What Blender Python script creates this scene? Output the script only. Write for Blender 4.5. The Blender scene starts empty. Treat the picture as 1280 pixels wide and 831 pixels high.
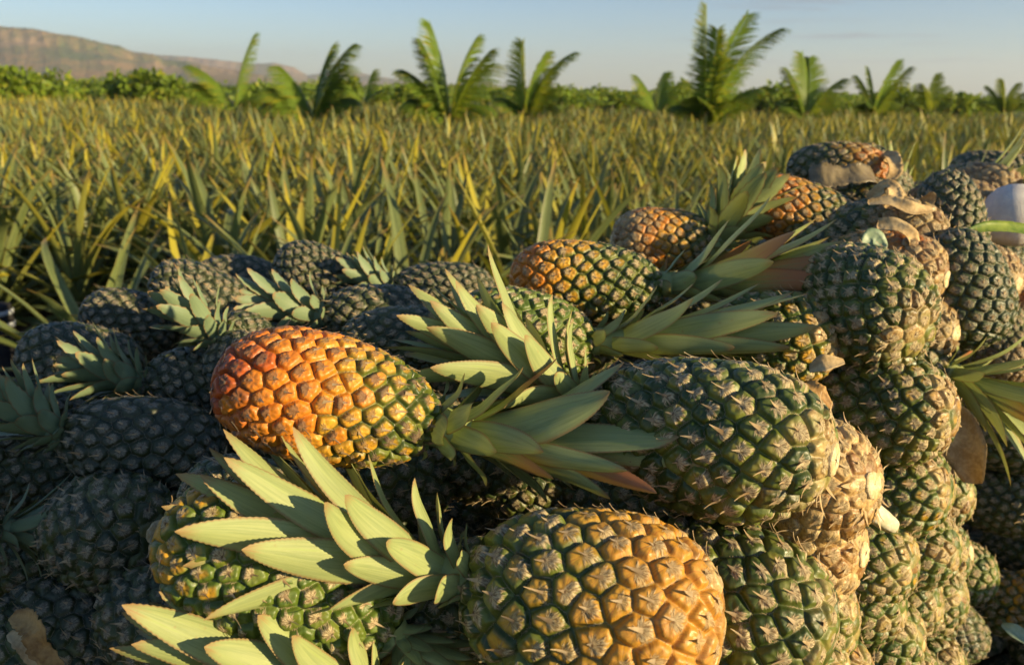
import bpy, math, random
import numpy as np
from mathutils import Vector, Matrix, Quaternion

R = math.radians
rng = np.random.default_rng(7)
random.seed(7)
SC = bpy.context.scene
COL = SC.collection

# ------------------------------------------------------------------ camera
F_PX, W_PX, H_PX = 995.0, 1280.0, 831.0
CAM = Vector((0, 0, 1.5))
PITCH, ROLL = R(17.0), R(1.0)
FWD = Vector((0, math.cos(PITCH), -math.sin(PITCH)))
_r0 = Vector((1, 0, 0))
_u0 = _r0.cross(FWD)
RIGHT = (_r0 * math.cos(ROLL) + _u0 * math.sin(ROLL)).normalized()
UP = RIGHT.cross(FWD).normalized()


def at(px, py, d):
    """the world point that stands d metres deep at this place of the photograph"""
    d = float(d)
    return CAM + d * (FWD + RIGHT * ((px - W_PX / 2) / F_PX) - UP * ((py - H_PX / 2) / F_PX))


def heading(px, py, ang, e):
    f = (FWD + RIGHT * ((px - W_PX / 2) / F_PX) - UP * ((py - H_PX / 2) / F_PX)).normalized()
    r = (RIGHT - f * RIGHT.dot(f)).normalized()
    u = r.cross(f).normalized()
    a, e = R(ang), R(e)
    return (r * (math.cos(a) * math.cos(e)) + u * (math.sin(a) * math.cos(e)) + f * math.sin(e)).normalized()


cd = bpy.data.cameras.new('camera')
cam = bpy.data.objects.new('camera', cd)
COL.objects.link(cam)
cam.matrix_world = Matrix((
    (RIGHT.x, UP.x, -FWD.x, CAM.x), (RIGHT.y, UP.y, -FWD.y, CAM.y),
    (RIGHT.z, UP.z, -FWD.z, CAM.z), (0, 0, 0, 1)))
cd.sensor_width = 36
cd.lens = F_PX / W_PX * 36
cd.clip_start = 0.02
cd.clip_end = 60000
cd.dof.use_dof = True
cd.dof.focus_distance = 0.68
cd.dof.aperture_fstop = 8.5
SC.camera = cam

# ------------------------------------------------------------------ light
SUN_AZ, SUN_EL = R(116), R(15)
S = Vector((math.sin(SUN_AZ) * math.cos(SUN_EL), math.cos(SUN_AZ) * math.cos(SUN_EL), math.sin(SUN_EL)))
sl = bpy.data.lights.new('sun', 'SUN')
sl.energy = 5.0
sl.angle = R(0.55)
sl.color = (1.0, 0.77, 0.41)
sun = bpy.data.objects.new('sun', sl)
COL.objects.link(sun)
sun.rotation_euler = S.to_track_quat('Z', 'Y').to_euler()

SC.view_settings.view_transform = 'Standard'
SC.view_settings.look = 'None'
SC.view_settings.exposure = 0.95
SC.view_settings.gamma = 1.0
SC.view_settings.use_curve_mapping = False
SC.render.engine = 'CYCLES'
SC.cycles.use_denoising = True
SC.cycles.max_bounces = 6
SC.cycles.transparent_max_bounces = 8
SC.cycles.caustics_reflective = False
SC.cycles.caustics_refractive = False
SC.cycles.use_adaptive_sampling = True
SC.cycles.adaptive_threshold = 0.02


# ------------------------------------------------------------------ node helper
class NT:
    def __init__(self, tree):
        self.t = tree

    def n(self, typ, **kw):
        nd = self.t.nodes.new(typ)
        for k, v in kw.items():
            setattr(nd, k, v)
        return nd

    def put(self, sock, v):
        if isinstance(v, bpy.types.NodeSocket):
            self.t.links.new(v, sock)
        elif isinstance(v, tuple) and len(v) == 3 and sock.type == 'RGBA':
            sock.default_value = (*v, 1)
        else:
            sock.default_value = v

    def m(self, op, a, b=0.0, c=0.0, clamp=False):
        nd = self.n('ShaderNodeMath', operation=op, use_clamp=clamp)
        self.put(nd.inputs[0], a)
        self.put(nd.inputs[1], b)
        self.put(nd.inputs[2], c)
        return nd.outputs[0]

    def add(self, a, b): return self.m('ADD', a, b)
    def sub(self, a, b): return self.m('SUBTRACT', a, b)
    def mul(self, a, b): return self.m('MULTIPLY', a, b)
    def div(self, a, b): return self.m('DIVIDE', a, b)

    def ss(self, x, lo, hi, a=0.0, b=1.0):
        nd = self.n('ShaderNodeMapRange', interpolation_type='SMOOTHSTEP')
        for i, v in enumerate((x, lo, hi, a, b)):
            self.put(nd.inputs[i], v)
        return nd.outputs[0]

    def lin(self, x, lo, hi, a=0.0, b=1.0):
        nd = self.n('ShaderNodeMapRange')
        for i, v in enumerate((x, lo, hi, a, b)):
            self.put(nd.inputs[i], v)
        return nd.outputs[0]

    def mix(self, f, a, b):
        nd = self.n('ShaderNodeMix', data_type='RGBA')
        self.put(nd.inputs[0], f)
        self.put(nd.inputs[6], a)
        self.put(nd.inputs[7], b)
        return nd.outputs[2]

    def attr(self, name, typ='GEOMETRY'):
        nd = self.n('ShaderNodeAttribute', attribute_type=typ, attribute_name=name)
        return nd.outputs['Fac']

    def noise(self, scale, vec=None, detail=3.0, rough=0.55, dist=0.0):
        nd = self.n('ShaderNodeTexNoise')
        nd.inputs['Scale'].default_value = scale
        nd.inputs['Detail'].default_value = detail
        nd.inputs['Roughness'].default_value = rough
        nd.inputs['Distortion'].default_value = dist
        if vec is not None:
            self.put(nd.inputs['Vector'], vec)
        return nd.outputs['Fac']

    def xyz(self, x, y, z):
        nd = self.n('ShaderNodeCombineXYZ')
        for i, v in enumerate((x, y, z)):
            self.put(nd.inputs[i], v)
        return nd.outputs[0]

    def obj(self):
        return self.n('ShaderNodeTexCoord').outputs['Object']


def material(name):
    mt = bpy.data.materials.new(name)
    mt.use_nodes = True
    mt.node_tree.nodes.clear()
    k = NT(mt.node_tree)
    out = k.n('ShaderNodeOutputMaterial')
    return mt, k, out


def principled(k, out, col, rough=0.5, spec=0.5, bump=None, bstr=0.2, bdist=0.002, coat=0.0, sss=None):
    p = k.n('ShaderNodeBsdfPrincipled')
    k.put(p.inputs['Base Color'], col)
    k.put(p.inputs['Roughness'], rough)
    k.put(p.inputs['Specular IOR Level'], spec)
    k.put(p.inputs['Coat Weight'], coat)
    p.inputs['Coat Roughness'].default_value = 0.25
    if bump is not None:
        b = k.n('ShaderNodeBump')
        b.inputs['Strength'].default_value = bstr
        b.inputs['Distance'].default_value = bdist
        k.put(b.inputs['Height'], bump)
        k.t.links.new(b.outputs[0], p.inputs['Normal'])
    k.t.links.new(p.outputs[0], out.inputs['Surface'])
    return p


def simple_mat(name, c1, c2, scale, rough=0.7, spec=0.3, bstr=0.3, bdist=0.002, detail=5.0):
    mt, k, out = material(name)
    n = k.noise(scale, k.obj(), detail)
    n2 = k.noise(scale * 6, k.obj(), 3.0)
    f = k.ss(k.add(k.mul(n, 0.7), k.mul(n2, 0.3)), 0.34, 0.66)
    principled(k, out, k.mix(f, c1, c2), rough, spec, n2, bstr, bdist)
    return mt


# ------------------------------------------------------------------ fruit material
def fruit_material():
    mt, k, out = material('pineapple_rind')
    lu, lv, eid = k.attr('lu'), k.attr('lv'), k.attr('eid')
    et, edge = k.attr('et'), k.attr('edge')
    rs, gold, dust = k.attr('rs', 'OBJECT'), k.attr('gold', 'OBJECT'), k.attr('dust', 'OBJECT')
    tint = k.attr('tint', 'OBJECT')
    r = k.m('MAXIMUM', k.m('SQRT', k.add(k.mul(lu, lu), k.mul(lv, lv))), 0.02)
    du, dv = k.div(lu, r), k.div(lv, r)
    dvec = k.xyz(du, dv, k.mul(eid, 37.0))
    n1 = k.noise(2.6, dvec, 3.0, 0.6)
    obj = k.obj()
    nf = k.noise(330.0, obj, 4.0, 0.6)
    nm = k.noise(70.0, obj, 3.0)
    nb = k.noise(16.0, obj, 2.0)
    # star of dry papery bract round each eye's tip, larger on the side of the stalk
    sr = k.add(k.add(k.mul(n1, 0.95), -0.26), k.mul(du, -0.24))
    sr = k.add(sr, k.mul(k.sub(eid, 0.5), 0.12))
    sr = k.add(sr, k.attr('star', 'OBJECT'))
    srd = k.add(k.mul(n1, 0.30), k.add(0.16, k.mul(du, -0.05)))
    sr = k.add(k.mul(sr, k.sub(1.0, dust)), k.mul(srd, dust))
    star = k.ss(k.sub(sr, r), -0.05, 0.07)
    streak = k.noise(7.0, k.xyz(du, dv, k.add(k.mul(eid, 91.0), k.mul(r, 0.8))), 3.0, 0.6)
    sf = k.ss(streak, 0.36, 0.62)
    starc = k.mix(sf, (0.16, 0.10, 0.045), (0.56, 0.455, 0.26))
    starc = k.mix(k.mul(dust, 0.75), starc, k.mix(sf, (0.048, 0.057, 0.050), (0.165, 0.185, 0.155)))  # stars turn grey and dimmer on fruit painted as shaded
    starc = k.mix(k.ss(r, 0.10, 0.03), starc, (0.10, 0.055, 0.03))
    starc = k.mix(k.attr('burnt', 'OBJECT'), starc, (0.085, 0.045, 0.03))
    # green rind
    gf = k.ss(k.add(k.mul(nm, 0.6), k.mul(eid, 0.4)), 0.3, 0.75)
    green = k.mix(gf, (0.030, 0.056, 0.007), (0.135, 0.165, 0.020))
    green = k.mix(k.mul(k.ss(r, 0.5, 0.2), k.ss(eid, 0.45, 0.95, 0.0, 0.55)), green, (0.26, 0.19, 0.035))
    green = k.mix(k.m('MULTIPLY', tint, 0.8, clamp=True), green, (0.10, 0.16, 0.018))
    # ripening: from the stalk end upwards, eye centres first
    ev = k.add(k.add(k.add(et, k.mul(k.sub(eid, 0.5), 0.14)), k.mul(k.sub(1.0, edge), 0.40)), k.mul(k.sub(nb, 0.5), 0.28))
    ripe = k.sub(1.0, k.ss(k.sub(ev, rs), -0.17, 0.15))
    rel = k.add(k.sub(rs, et), k.mul(k.sub(eid, 0.5), 0.22))
    rc = k.mix(k.ss(k.add(rel, k.mul(k.sub(nb, 0.5), 0.3)), 0.14, 0.50), (0.66, 0.37, 0.03), (0.66, 0.225, 0.016))
    rc = k.mix(k.ss(k.add(rel, k.mul(k.sub(nb, 0.5), 0.3)), 0.60, 0.88), rc, (0.44, 0.085, 0.016))
    rc = k.mix(k.m('MULTIPLY', tint, -1.0, clamp=True), rc, (0.46, 0.28, 0.035))
    rc = k.mix(k.ss(nf, 0.5, 0.75, 0.0, 0.4), rc, (0.5, 0.16, 0.02))
    col = k.mix(ripe, green, rc)
    col = k.mix(k.mul(ripe, k.ss(k.noise(12.0, dvec, 2.0), 0.50, 0.66, 0.0, 0.55)), col, (0.30, 0.085, 0.012))
    col = k.mix(k.ss(k.noise(38.0, obj, 5.0, 0.65), 0.60, 0.70, 0.0, 0.5), col, (0.10, 0.060, 0.026))
    # straw-coloured old rind at the stalk end
    gd = k.sub(1.0, k.ss(k.sub(k.add(et, k.mul(k.sub(nm, 0.5), 0.25)), gold), -0.08, 0.08))
    straw = k.mix(k.ss(k.add(nf, k.mul(eid, 0.4)), 0.45, 0.9), (0.20, 0.095, 0.025), (0.60, 0.43, 0.18))
    col = k.mix(k.mul(gd, 0.92), col, straw)
    # rind darkened to paint in the pile's shade, then a thin grey bloom
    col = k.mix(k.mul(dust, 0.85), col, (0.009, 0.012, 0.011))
    bl = k.mul(k.ss(nm, 0.4, 0.7), k.add(0.02, k.mul(dust, 0.06)))
    col = k.mix(bl, col, (0.24, 0.25, 0.24))
    # veins running from the tip to the margin
    vein = k.noise(9.0, dvec, 2.0)
    col = k.mix(k.mul(k.ss(vein, 0.55, 0.7), k.mul(0.25, k.sub(1.0, dust))), col, (0.22, 0.17, 0.07))
    stf = k.mul(star, k.sub(0.95, k.mul(ripe, k.sub(0.42, k.mul(eid, 0.3)))))
    col = k.mix(stf, col, starc)
    rough = k.add(k.mul(star, 0.35), k.lin(nm, 0.3, 0.7, 0.33, 0.56))
    h = k.add(k.mul(nf, 0.5), k.mul(k.mul(star, streak), 1.2))
    principled(k, out, col, rough, 0.5, h, 0.6, 0.0016, 0.02)
    return mt


def bract_material(name='dry_bract', a=(0.34, 0.22, 0.10), b=(0.60, 0.47, 0.28)):
    mt, k, out = material(name)
    n = k.noise(60.0, k.obj(), 4.0)
    col = k.mix(k.ss(n, 0.3, 0.7), a, b)
    d = k.n('ShaderNodeBsdfPrincipled')
    k.put(d.inputs['Base Color'], col)
    d.inputs['Roughness'].default_value = 0.7
    t = k.n('ShaderNodeBsdfTranslucent')
    k.put(t.inputs['Color'], col)
    mx = k.n('ShaderNodeMixShader')
    mx.inputs[0].default_value = 0.28
    k.t.links.new(d.outputs[0], mx.inputs[1])
    k.t.links.new(t.outputs[0], mx.inputs[2])
    k.t.links.new(mx.outputs[0], out.inputs['Surface'])
    return mt


def leaf_material(name, dark, light, yellow, dryc, margin, transl=0.3, rough=0.42, yel_amt=0.3, tipdry=0.25, bloom=(0.30, 0.36, 0.24), bloomf=0.3, redc=(0.42, 0.17, 0.07)):
    mt, k, out = material(name)
    ls, lc, lr = k.attr('ls'), k.attr('lc'), k.attr('lr')
    red = k.attr('red', 'OBJECT')
    vec = k.xyz(k.mul(lc, 5.0), k.mul(ls, 1.5), k.mul(lr, 53.0))
    n = k.noise(1.2, vec, 4.0, 0.6)
    fib = k.noise(5.0, k.xyz(k.mul(lc, 9.0), k.mul(ls, 1.2), k.mul(lr, 31.0)), 2.0)
    spots = k.noise(140.0, k.obj(), 3.0)
    f = k.ss(k.add(n, k.mul(k.sub(fib, 0.5), 0.25)), 0.3, 0.7)
    col = k.mix(f, dark, light)
    col = k.mix(k.mul(k.ss(fib, 0.45, 0.65), bloomf), col, bloom)
    col = k.mix(k.mul(k.ss(n, 0.56, 0.72), 0.45), col, (light[0] * .62, light[1] * .86, light[2] * .40))
    ya = k.m('ABSOLUTE', k.sub(k.m('FRACT', k.mul(lr, 7.31)), 0.0))
    yf = k.ss(ya, 1.0 - yel_amt, 1.0 - yel_amt * 0.5)
    col = k.mix(k.mul(yf, k.ss(k.add(ls, k.mul(k.sub(n, 0.5), 0.8)), 0.1, 0.7)), col, yellow)
    col = k.mix(k.attr('grey', 'OBJECT'), col, (0.16, 0.235, 0.15))
    ac = k.m('ABSOLUTE', lc)
    rd = k.mul(k.ss(k.m('FRACT', k.mul(lr, 13.7)), k.sub(1.0, red), k.sub(1.02, red)), k.ss(k.add(ls, k.mul(k.sub(n, 0.5), 0.6)), 0.2, 0.75))
    col = k.mix(rd, col, redc)
    col = k.mix(k.mul(k.ss(ac, 0.82, 0.99), 0.75), col, margin)
    dr = k.ss(k.add(ls, k.mul(k.sub(n, 0.5), 0.25)), 1.0 - tipdry * 0.35, 1.0)
    col = k.mix(k.mul(dr, 0.8), col, dryc)
    col = k.mix(k.ss(spots, 0.66, 0.74, 0.0, 0.35), col, dryc)
    d = k.n('ShaderNodeBsdfPrincipled')
    k.put(d.inputs['Base Color'], col)
    k.put(d.inputs['Roughness'], rough)
    d.inputs['Specular IOR Level'].default_value = 0.35
    b = k.n('ShaderNodeBump')
    b.inputs['Strength'].default_value = 0.25
    b.inputs['Distance'].default_value = 0.001
    k.put(b.inputs['Height'], fib)
    k.t.links.new(b.outputs[0], d.inputs['Normal'])
    t = k.n('ShaderNodeBsdfTranslucent')
    k.put(t.inputs['Color'], k.mix(0.5, col, (yellow[0] * 0.9, yellow[1], yellow[2] * 0.6)))
    mx = k.n('ShaderNodeMixShader')
    mx.inputs[0].default_value = transl
    k.t.links.new(d.outputs[0], mx.inputs[1])
    k.t.links.new(t.outputs[0], mx.inputs[2])
    k.t.links.new(mx.outputs[0], out.inputs['Surface'])
    return mt


M_RIND = fruit_material()
M_BRACT = bract_material()
M_FRINGE = bract_material('peduncle_bract', (0.42, 0.26, 0.09), (0.72, 0.56, 0.32))
M_CUT = simple_mat('cut_stalk', (0.52, 0.38, 0.18), (0.82, 0.71, 0.46), 130, 0.75, 0.2, 0.5)
M_CROWN = leaf_material('crown_leaf', (0.25, 0.31, 0.115), (0.37, 0.42, 0.165), (0.44, 0.42, 0.09), (0.30, 0.16, 0.07), (0.24, 0.11, 0.05), 0.15, 0.5, 0.05, 0.4, bloomf=.10)
M_PLANT = leaf_material('plant_leaf', (0.055, 0.092, 0.028), (0.225, 0.265, 0.085), (0.40, 0.35, 0.035), (0.36, 0.20, 0.06), (0.22, 0.19, 0.05), 0.24, 0.42, 0.36, 0.5, (0.27, 0.31, 0.18), 0.4)
M_PALM = leaf_material('palm_leaf', (0.13, 0.23, 0.03), (0.25, 0.36, 0.05), (0.42, 0.36, 0.03), (0.30, 0.20, 0.05), (0.15, 0.24, 0.03), 0.48, 0.4, 0.22, 0.2, (0.2, 0.3, 0.06), 0.15)
M_BUSH = leaf_material('bush_leaf', (0.09, 0.16, 0.018), (0.24, 0.33, 0.03), (0.36, 0.36, 0.03), (0.25, 0.2, 0.05), (0.1, 0.18, 0.02), 0.35, 0.5, 0.3, 0.1, (0.2, 0.3, 0.05), 0.1)


# ------------------------------------------------------------------ mesh helper
def np_mesh(name, V, Q, mats, mi=None, attrs=None, smooth=True, T=None):
    """V (n,3), Q (m,4) quads, T (k,3) triangles"""
    V = np.asarray(V, np.float32)
    Q = np.asarray(Q, np.int32).reshape(-1, 4)
    T = np.zeros((0, 3), np.int32) if T is None else np.asarray(T, np.int32).reshape(-1, 3)
    me = bpy.data.meshes.new(name)
    me.vertices.add(len(V))
    me.vertices.foreach_set('co', V.ravel())
    nl = Q.size + T.size
    me.loops.add(nl)
    me.loops.foreach_set('vertex_index', np.concatenate([Q.ravel(), T.ravel()]))
    npoly = len(Q) + len(T)
    me.polygons.add(npoly)
    start = np.concatenate([np.arange(len(Q)) * 4, len(Q) * 4 + np.arange(len(T)) * 3])
    me.polygons.foreach_set('loop_start', start.astype(np.int32))
    for m in mats:
        me.materials.append(m)
    if mi is not None:
        me.polygons.foreach_set('material_index', np.asarray(mi, np.int32))
    me.polygons.foreach_set('use_smooth', np.full(npoly, smooth))
    for k, v in (attrs or {}).items():
        a = me.attributes.new(k, 'FLOAT', 'POINT')
        a.data.foreach_set('value', np.asarray(v, np.float32))
    me.update()
    me.validate()
    return me


def link(name, me, parent=None, loc=None):
    o = bpy.data.objects.new(name, me)
    COL.objects.link(o)
    if parent is not None:
        o.parent = parent
    if loc is not None:
        o.location = loc
    return o


def tag(o, label, cat, group=None):
    o['label'] = label
    o['category'] = cat
    if group:
        o['group'] = group
    return o


def structure(o):
    o['kind'] = 'structure'
    return o


class Acc:
    """collects sheets of vertices into one mesh"""
    def __init__(self):
        self.V, self.Q, self.A, self.M, self.n = [], [], {}, [], 0

    def grid(self, P, attrs=None, mat=0, closed=False):
        a, b = P.shape[:2]
        idx = np.arange(a * b).reshape(a, b) + self.n
        if closed:
            j = np.concatenate([idx, idx[:, :1]], 1)
        else:
            j = idx
        q = np.stack([j[:-1, :-1], j[:-1, 1:], j[1:, 1:], j[1:, :-1]], -1).reshape(-1, 4)
        self.V.append(P.reshape(-1, 3))
        self.Q.append(q)
        self.M.append(np.full(len(q), mat))
        for k in set(self.A) | set(attrs or {}):
            self.A.setdefault(k, [np.zeros(self.n)] if self.n else [])
            v = (attrs or {}).get(k)
            self.A[k].append(np.zeros(a * b) if v is None else np.broadcast_to(v, (a, b)).reshape(-1))
        self.n += a * b

    def mesh(self, name, mats, smooth=True):
        return np_mesh(name, np.concatenate(self.V), np.concatenate(self.Q), mats, np.concatenate(self.M),
                       {k: np.concatenate(v) for k, v in self.A.items()}, smooth)


def smooth01(x):
    x = np.clip(x, 0, 1)
    return x * x * (3 - 2 * x)


# ------------------------------------------------------------------ a pineapple's fruit
def fruit_mesh(L, D, neyes, nu, nv, seed, bump=0.0056, spikes=True, lump=0.02, name='fruit'):
    g = np.random.default_rng(seed)
    Rr = D / 2
    p1 = g.uniform(2.3, 2.9)

    def prof(t):
        u = 2 * t - 1
        return Rr * np.sqrt(np.clip(1 - np.abs(u) ** p1, 0, 1)) * (1 - 0.10 * u) * 0.985

    tt = np.linspace(0, 1, 2001)
    rr = prof(tt)
    ds = np.sqrt((np.diff(tt) * L) ** 2 + np.diff(rr) ** 2)
    dA = ds * (rr[1:] + rr[:-1]) * math.pi
    A = np.concatenate([[0], np.cumsum(dA)])
    area = A[-1]
    s = math.sqrt(area / neyes)
    ei = (np.arange(neyes) + 0.5) / neyes
    et = np.interp(ei * area, A, tt)
    ea = np.arange(neyes) * 2.399963 * (1 if g.uniform() < .5 else -1) + g.normal(0, 0.11 * s / Rr, neyes)
    et = np.clip(et + g.normal(0, 0.10 * s / L, neyes), 0.001, 0.999)
    ph = g.uniform(0, 6.28, 4)

    def surf(t, a):
        r = prof(t) * (1 + lump * np.sin(2 * a + ph[0]) * 1.0 + lump * 0.6 * np.sin(3 * a + 5 * t + ph[1]))
        return np.stack([r * np.cos(a) + 0.02 * L * np.sin(2.4 * t + ph[2]), r * np.sin(a), t * L], -1)

    E = surf(et, ea)
    # rows evenly spaced along the surface
    arc = np.concatenate([[0], np.cumsum(ds)])
    ts = np.interp(np.linspace(0, arc[-1], nv), arc, tt)
    aa = np.linspace(0, 2 * math.pi, nu, endpoint=False)
    Tg, Ag = np.meshgrid(ts, aa, indexing='ij')
    P = surf(Tg, Ag)
    e = 1e-3
    tu = surf(np.clip(Tg + e, 0, 1), Ag) - surf(np.clip(Tg - e, 0, 1), Ag)
    tu /= np.linalg.norm(tu, axis=-1, keepdims=True) + 1e-12
    ca = np.stack([-np.sin(Ag), np.cos(Ag), 0 * Ag], -1)
    N = np.cross(ca, tu)
    N /= np.linalg.norm(N, axis=-1, keepdims=True) + 1e-12
    Pf = P.reshape(-1, 3)
    i1 = np.zeros(len(Pf), np.int64)
    f1 = np.zeros(len(Pf))
    f2 = np.zeros(len(Pf))
    E32 = E.astype(np.float32)
    for c in range(0, len(Pf), 8000):
        d = np.sqrt(((Pf[c:c + 8000, None, :].astype(np.float32) - E32[None]) ** 2).sum(-1))
        k = np.argpartition(d, 2, 1)[:, :2]
        r_ = np.arange(len(d))
        d0, d1 = d[r_, k[:, 0]], d[r_, k[:, 1]]
        sw = d1 < d0
        i1[c:c + 8000] = np.where(sw, k[:, 1], k[:, 0])
        f1[c:c + 8000] = np.minimum(d0, d1)
        f2[c:c + 8000] = np.maximum(d0, d1)
    rel = Pf - E[i1]
    tuf, caf = tu.reshape(-1, 3), ca.reshape(-1, 3)
    lu = (rel * tuf).sum(-1) / s
    lv = (rel * caf).sum(-1) / s
    edge = np.clip((f2 - f1) / (0.62 * s), 0, 1)
    eid = g.uniform(0, 1, neyes)
    r = np.sqrt(lu ** 2 + lv ** 2)
    # a swollen scale, a raised keeled bract on its stalk side, a small scar at the tip
    h = 1 - (1 - smooth01(edge * 1.55)) ** 1.6
    h = h * (0.66 + 0.26 * eid[i1]) + 0.26 * np.sqrt(np.clip(1 - (r / 0.72) ** 2, 0, 1))
    wid = np.clip(0.40 * (0.18 - lu) / 0.7, 0, 0.5)
    br = smooth01((wid - np.abs(lv)) / 0.10) * smooth01((0.22 - lu) / 0.1) * smooth01(edge * 2.5)
    h += 0.12 * br * (0.5 + 0.9 * np.clip(lu + 0.55, 0, 1))
    h += 0.10 * np.exp(-(r / 0.10) ** 2) - 0.17 * np.exp(-(r / 0.24) ** 2)
    ang = np.arctan2(lv, lu)
    h += 0.055 * np.sin(ang * 7 + eid[i1] * 40) * np.exp(-((r - 0.32) / 0.16) ** 2)
    tip = np.minimum(smooth01(Tg.reshape(-1) / 0.05), smooth01((1 - Tg.reshape(-1)) / 0.04))
    Pd = Pf + N.reshape(-1, 3) * (bump * (h - 0.5) * (0.25 + 0.75 * tip))[:, None]
    etj = et + g.normal(0, 0.055, neyes)
    ac = Acc()
    ac.grid(Pd.reshape(nv, nu, 3), dict(lu=lu.reshape(nv, nu), lv=lv.reshape(nv, nu), edge=edge.reshape(nv, nu),
            eid=eid[i1].reshape(nv, nu), et=etj[i1].reshape(nv, nu)), 0, True)
    if spikes:
        for i in range(neyes):
            if et[i] < 0.03 or et[i] > 0.97:
                continue
            t, a = et[i], ea[i]
            c = E[i]
            u_ = surf(min(t + e, 1), a) - surf(max(t - e, 0), a)
            u_ /= np.linalg.norm(u_)
            v_ = np.array([-math.sin(a), math.cos(a), 0])
            n_ = np.cross(v_, u_)
            ln = s * g.uniform(0.22, 0.58)
            w = s * g.uniform(0.03, 0.09)
            lift = g.uniform(0.25, 1.1)
            side = g.normal(0, 0.25)
            rows = []
            for q in range(4):
                x = q / 3
                cc = c + u_ * (ln * (x - 0.35)) + v_ * (side * ln * x) + n_ * (bump * 0.62 + lift * ln * x ** 1.7 * 0.8 - 0.0008)
                ww = w * (1 - x ** 1.4) + 0.0002
                rows.append([cc - v_ * ww + n_ * ww * 0.3, cc + n_ * 0.0006, cc + v_ * ww + n_ * ww * 0.3])
            ac.grid(np.array(rows), None, 1)
    return ac.mesh(name, [M_RIND, M_BRACT])


def stalk_mesh(seed, fringe=14, big=1.0, rad=0.0128):
    g = np.random.default_rng(seed)
    ac = Acc()
    prof_r = np.array([rad * 1.35, rad * 1.1, rad, rad * 1.02, rad * 0.96, rad * 0.55, 0.0001])
    prof_z = np.array([0.010, 0.005, 0.000, -0.003, -0.0042, -0.0045, -0.0045])
    a = np.linspace(0, 2 * math.pi, 22, endpoint=False)
    rr = prof_r[:, None] * (1 + 0.06 * np.sin(3 * a + g.uniform(0, 6)) + 0.03 * np.sin(7 * a))[None]
    P = np.stack([rr * np.cos(a), rr * np.sin(a), np.broadcast_to(prof_z[:, None], rr.shape)], -1)[::-1]
    P = P + g.normal(0, 0.00025, P.shape)
    ac.grid(P, None, 0, True)
    for i in range(fringe):
        az = g.uniform(0, 6.283)
        ln = g.uniform(0.018, 0.046) * big
        w = g.uniform(0.0025, 0.006) * big
        r0 = rad * g.uniform(0.95, 2.0)
        th = g.uniform(1.1, 2.3)
        curl = g.uniform(-1.2, 1.4)
        leaf(ac, 6, 3, ln, w, th, curl, az, g.uniform(0.002, 0.008), r0, 0.3, 0, g, mat=1, flip=-1)
    return ac.mesh('stalk', [M_CUT, M_FRINGE])


def leaf(ac, sn, cn, ln, w, th0, curl, az, z0, r0, chan, teeth, g, mat=0, flip=1, side=0.0, lr=None, prof='crown', twist=0.0):
    """a blade that leaves the axis at radius r0, height z0, leaning th0 from the axis"""
    s = np.linspace(0, 1, sn + 1)
    th = th0 + curl * s ** 1.2
    ds = ln / sn
    thm = (th[1:] + th[:-1]) / 2
    rad = r0 + np.concatenate([[0], np.cumsum(np.sin(thm) * ds)])
    z = z0 + flip * np.concatenate([[0], np.cumsum(np.cos(thm) * ds)])
    if prof == 'crown':
        ww = w * np.clip(1 - s, 0, 1) ** 0.80 * (0.78 + 1.45 * s)
    else:
        ww = w * np.clip(1 - s, 0, 1) ** 0.75 * (0.85 + 0.75 * s)
    ww = ww + 0.012 * w
    c = np.linspace(-1, 1, cn)
    azs = az + side * s ** 1.5
    rd = np.stack([np.cos(azs), np.sin(azs), 0 * azs], -1)
    bt = np.stack([-np.sin(azs), np.cos(azs), 0 * azs], -1)
    ax = np.array([0, 0, 1.0])
    cen = rd * rad[:, None] + ax * z[:, None]
    nrm = -rd * np.cos(th)[:, None] + ax * (flip * np.sin(th))[:, None]
    tw = twist * s
    bt2 = bt * np.cos(tw)[:, None] + nrm * np.sin(tw)[:, None]
    nr2 = nrm * np.cos(tw)[:, None] - bt * np.sin(tw)[:, None]
    P = cen[:, None] + bt2[:, None] * (ww[:, None] * c[None])[..., None] + nr2[:, None] * (chan * ww[:, None] * (c[None] ** 2))[..., None]
    if teeth:
        tang = np.gradient(cen, axis=0)
        tang /= np.linalg.norm(tang, axis=1, keepdims=True) + 1e-9
        k = (np.arange(sn + 1) % 2 == 1) & (s > 0.06) & (s < 0.96)
        for j, sg in ((0, -1), (cn - 1, 1)):
            P[k, j] += bt2[k] * sg * teeth + tang[k] * teeth * 0.9
    P = P + nr2[:, None] * (0.05 * w * np.sin(s * 9 + g.uniform(0, 6)) * (s > 0))[:, None, None]
    lr = g.uniform(0, 1) if lr is None else lr
    S_, C_ = np.meshgrid(s, c, indexing='ij')
    ac.grid(P, dict(ls=S_, lc=C_, lr=np.full(S_.shape, lr)), mat)


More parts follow.
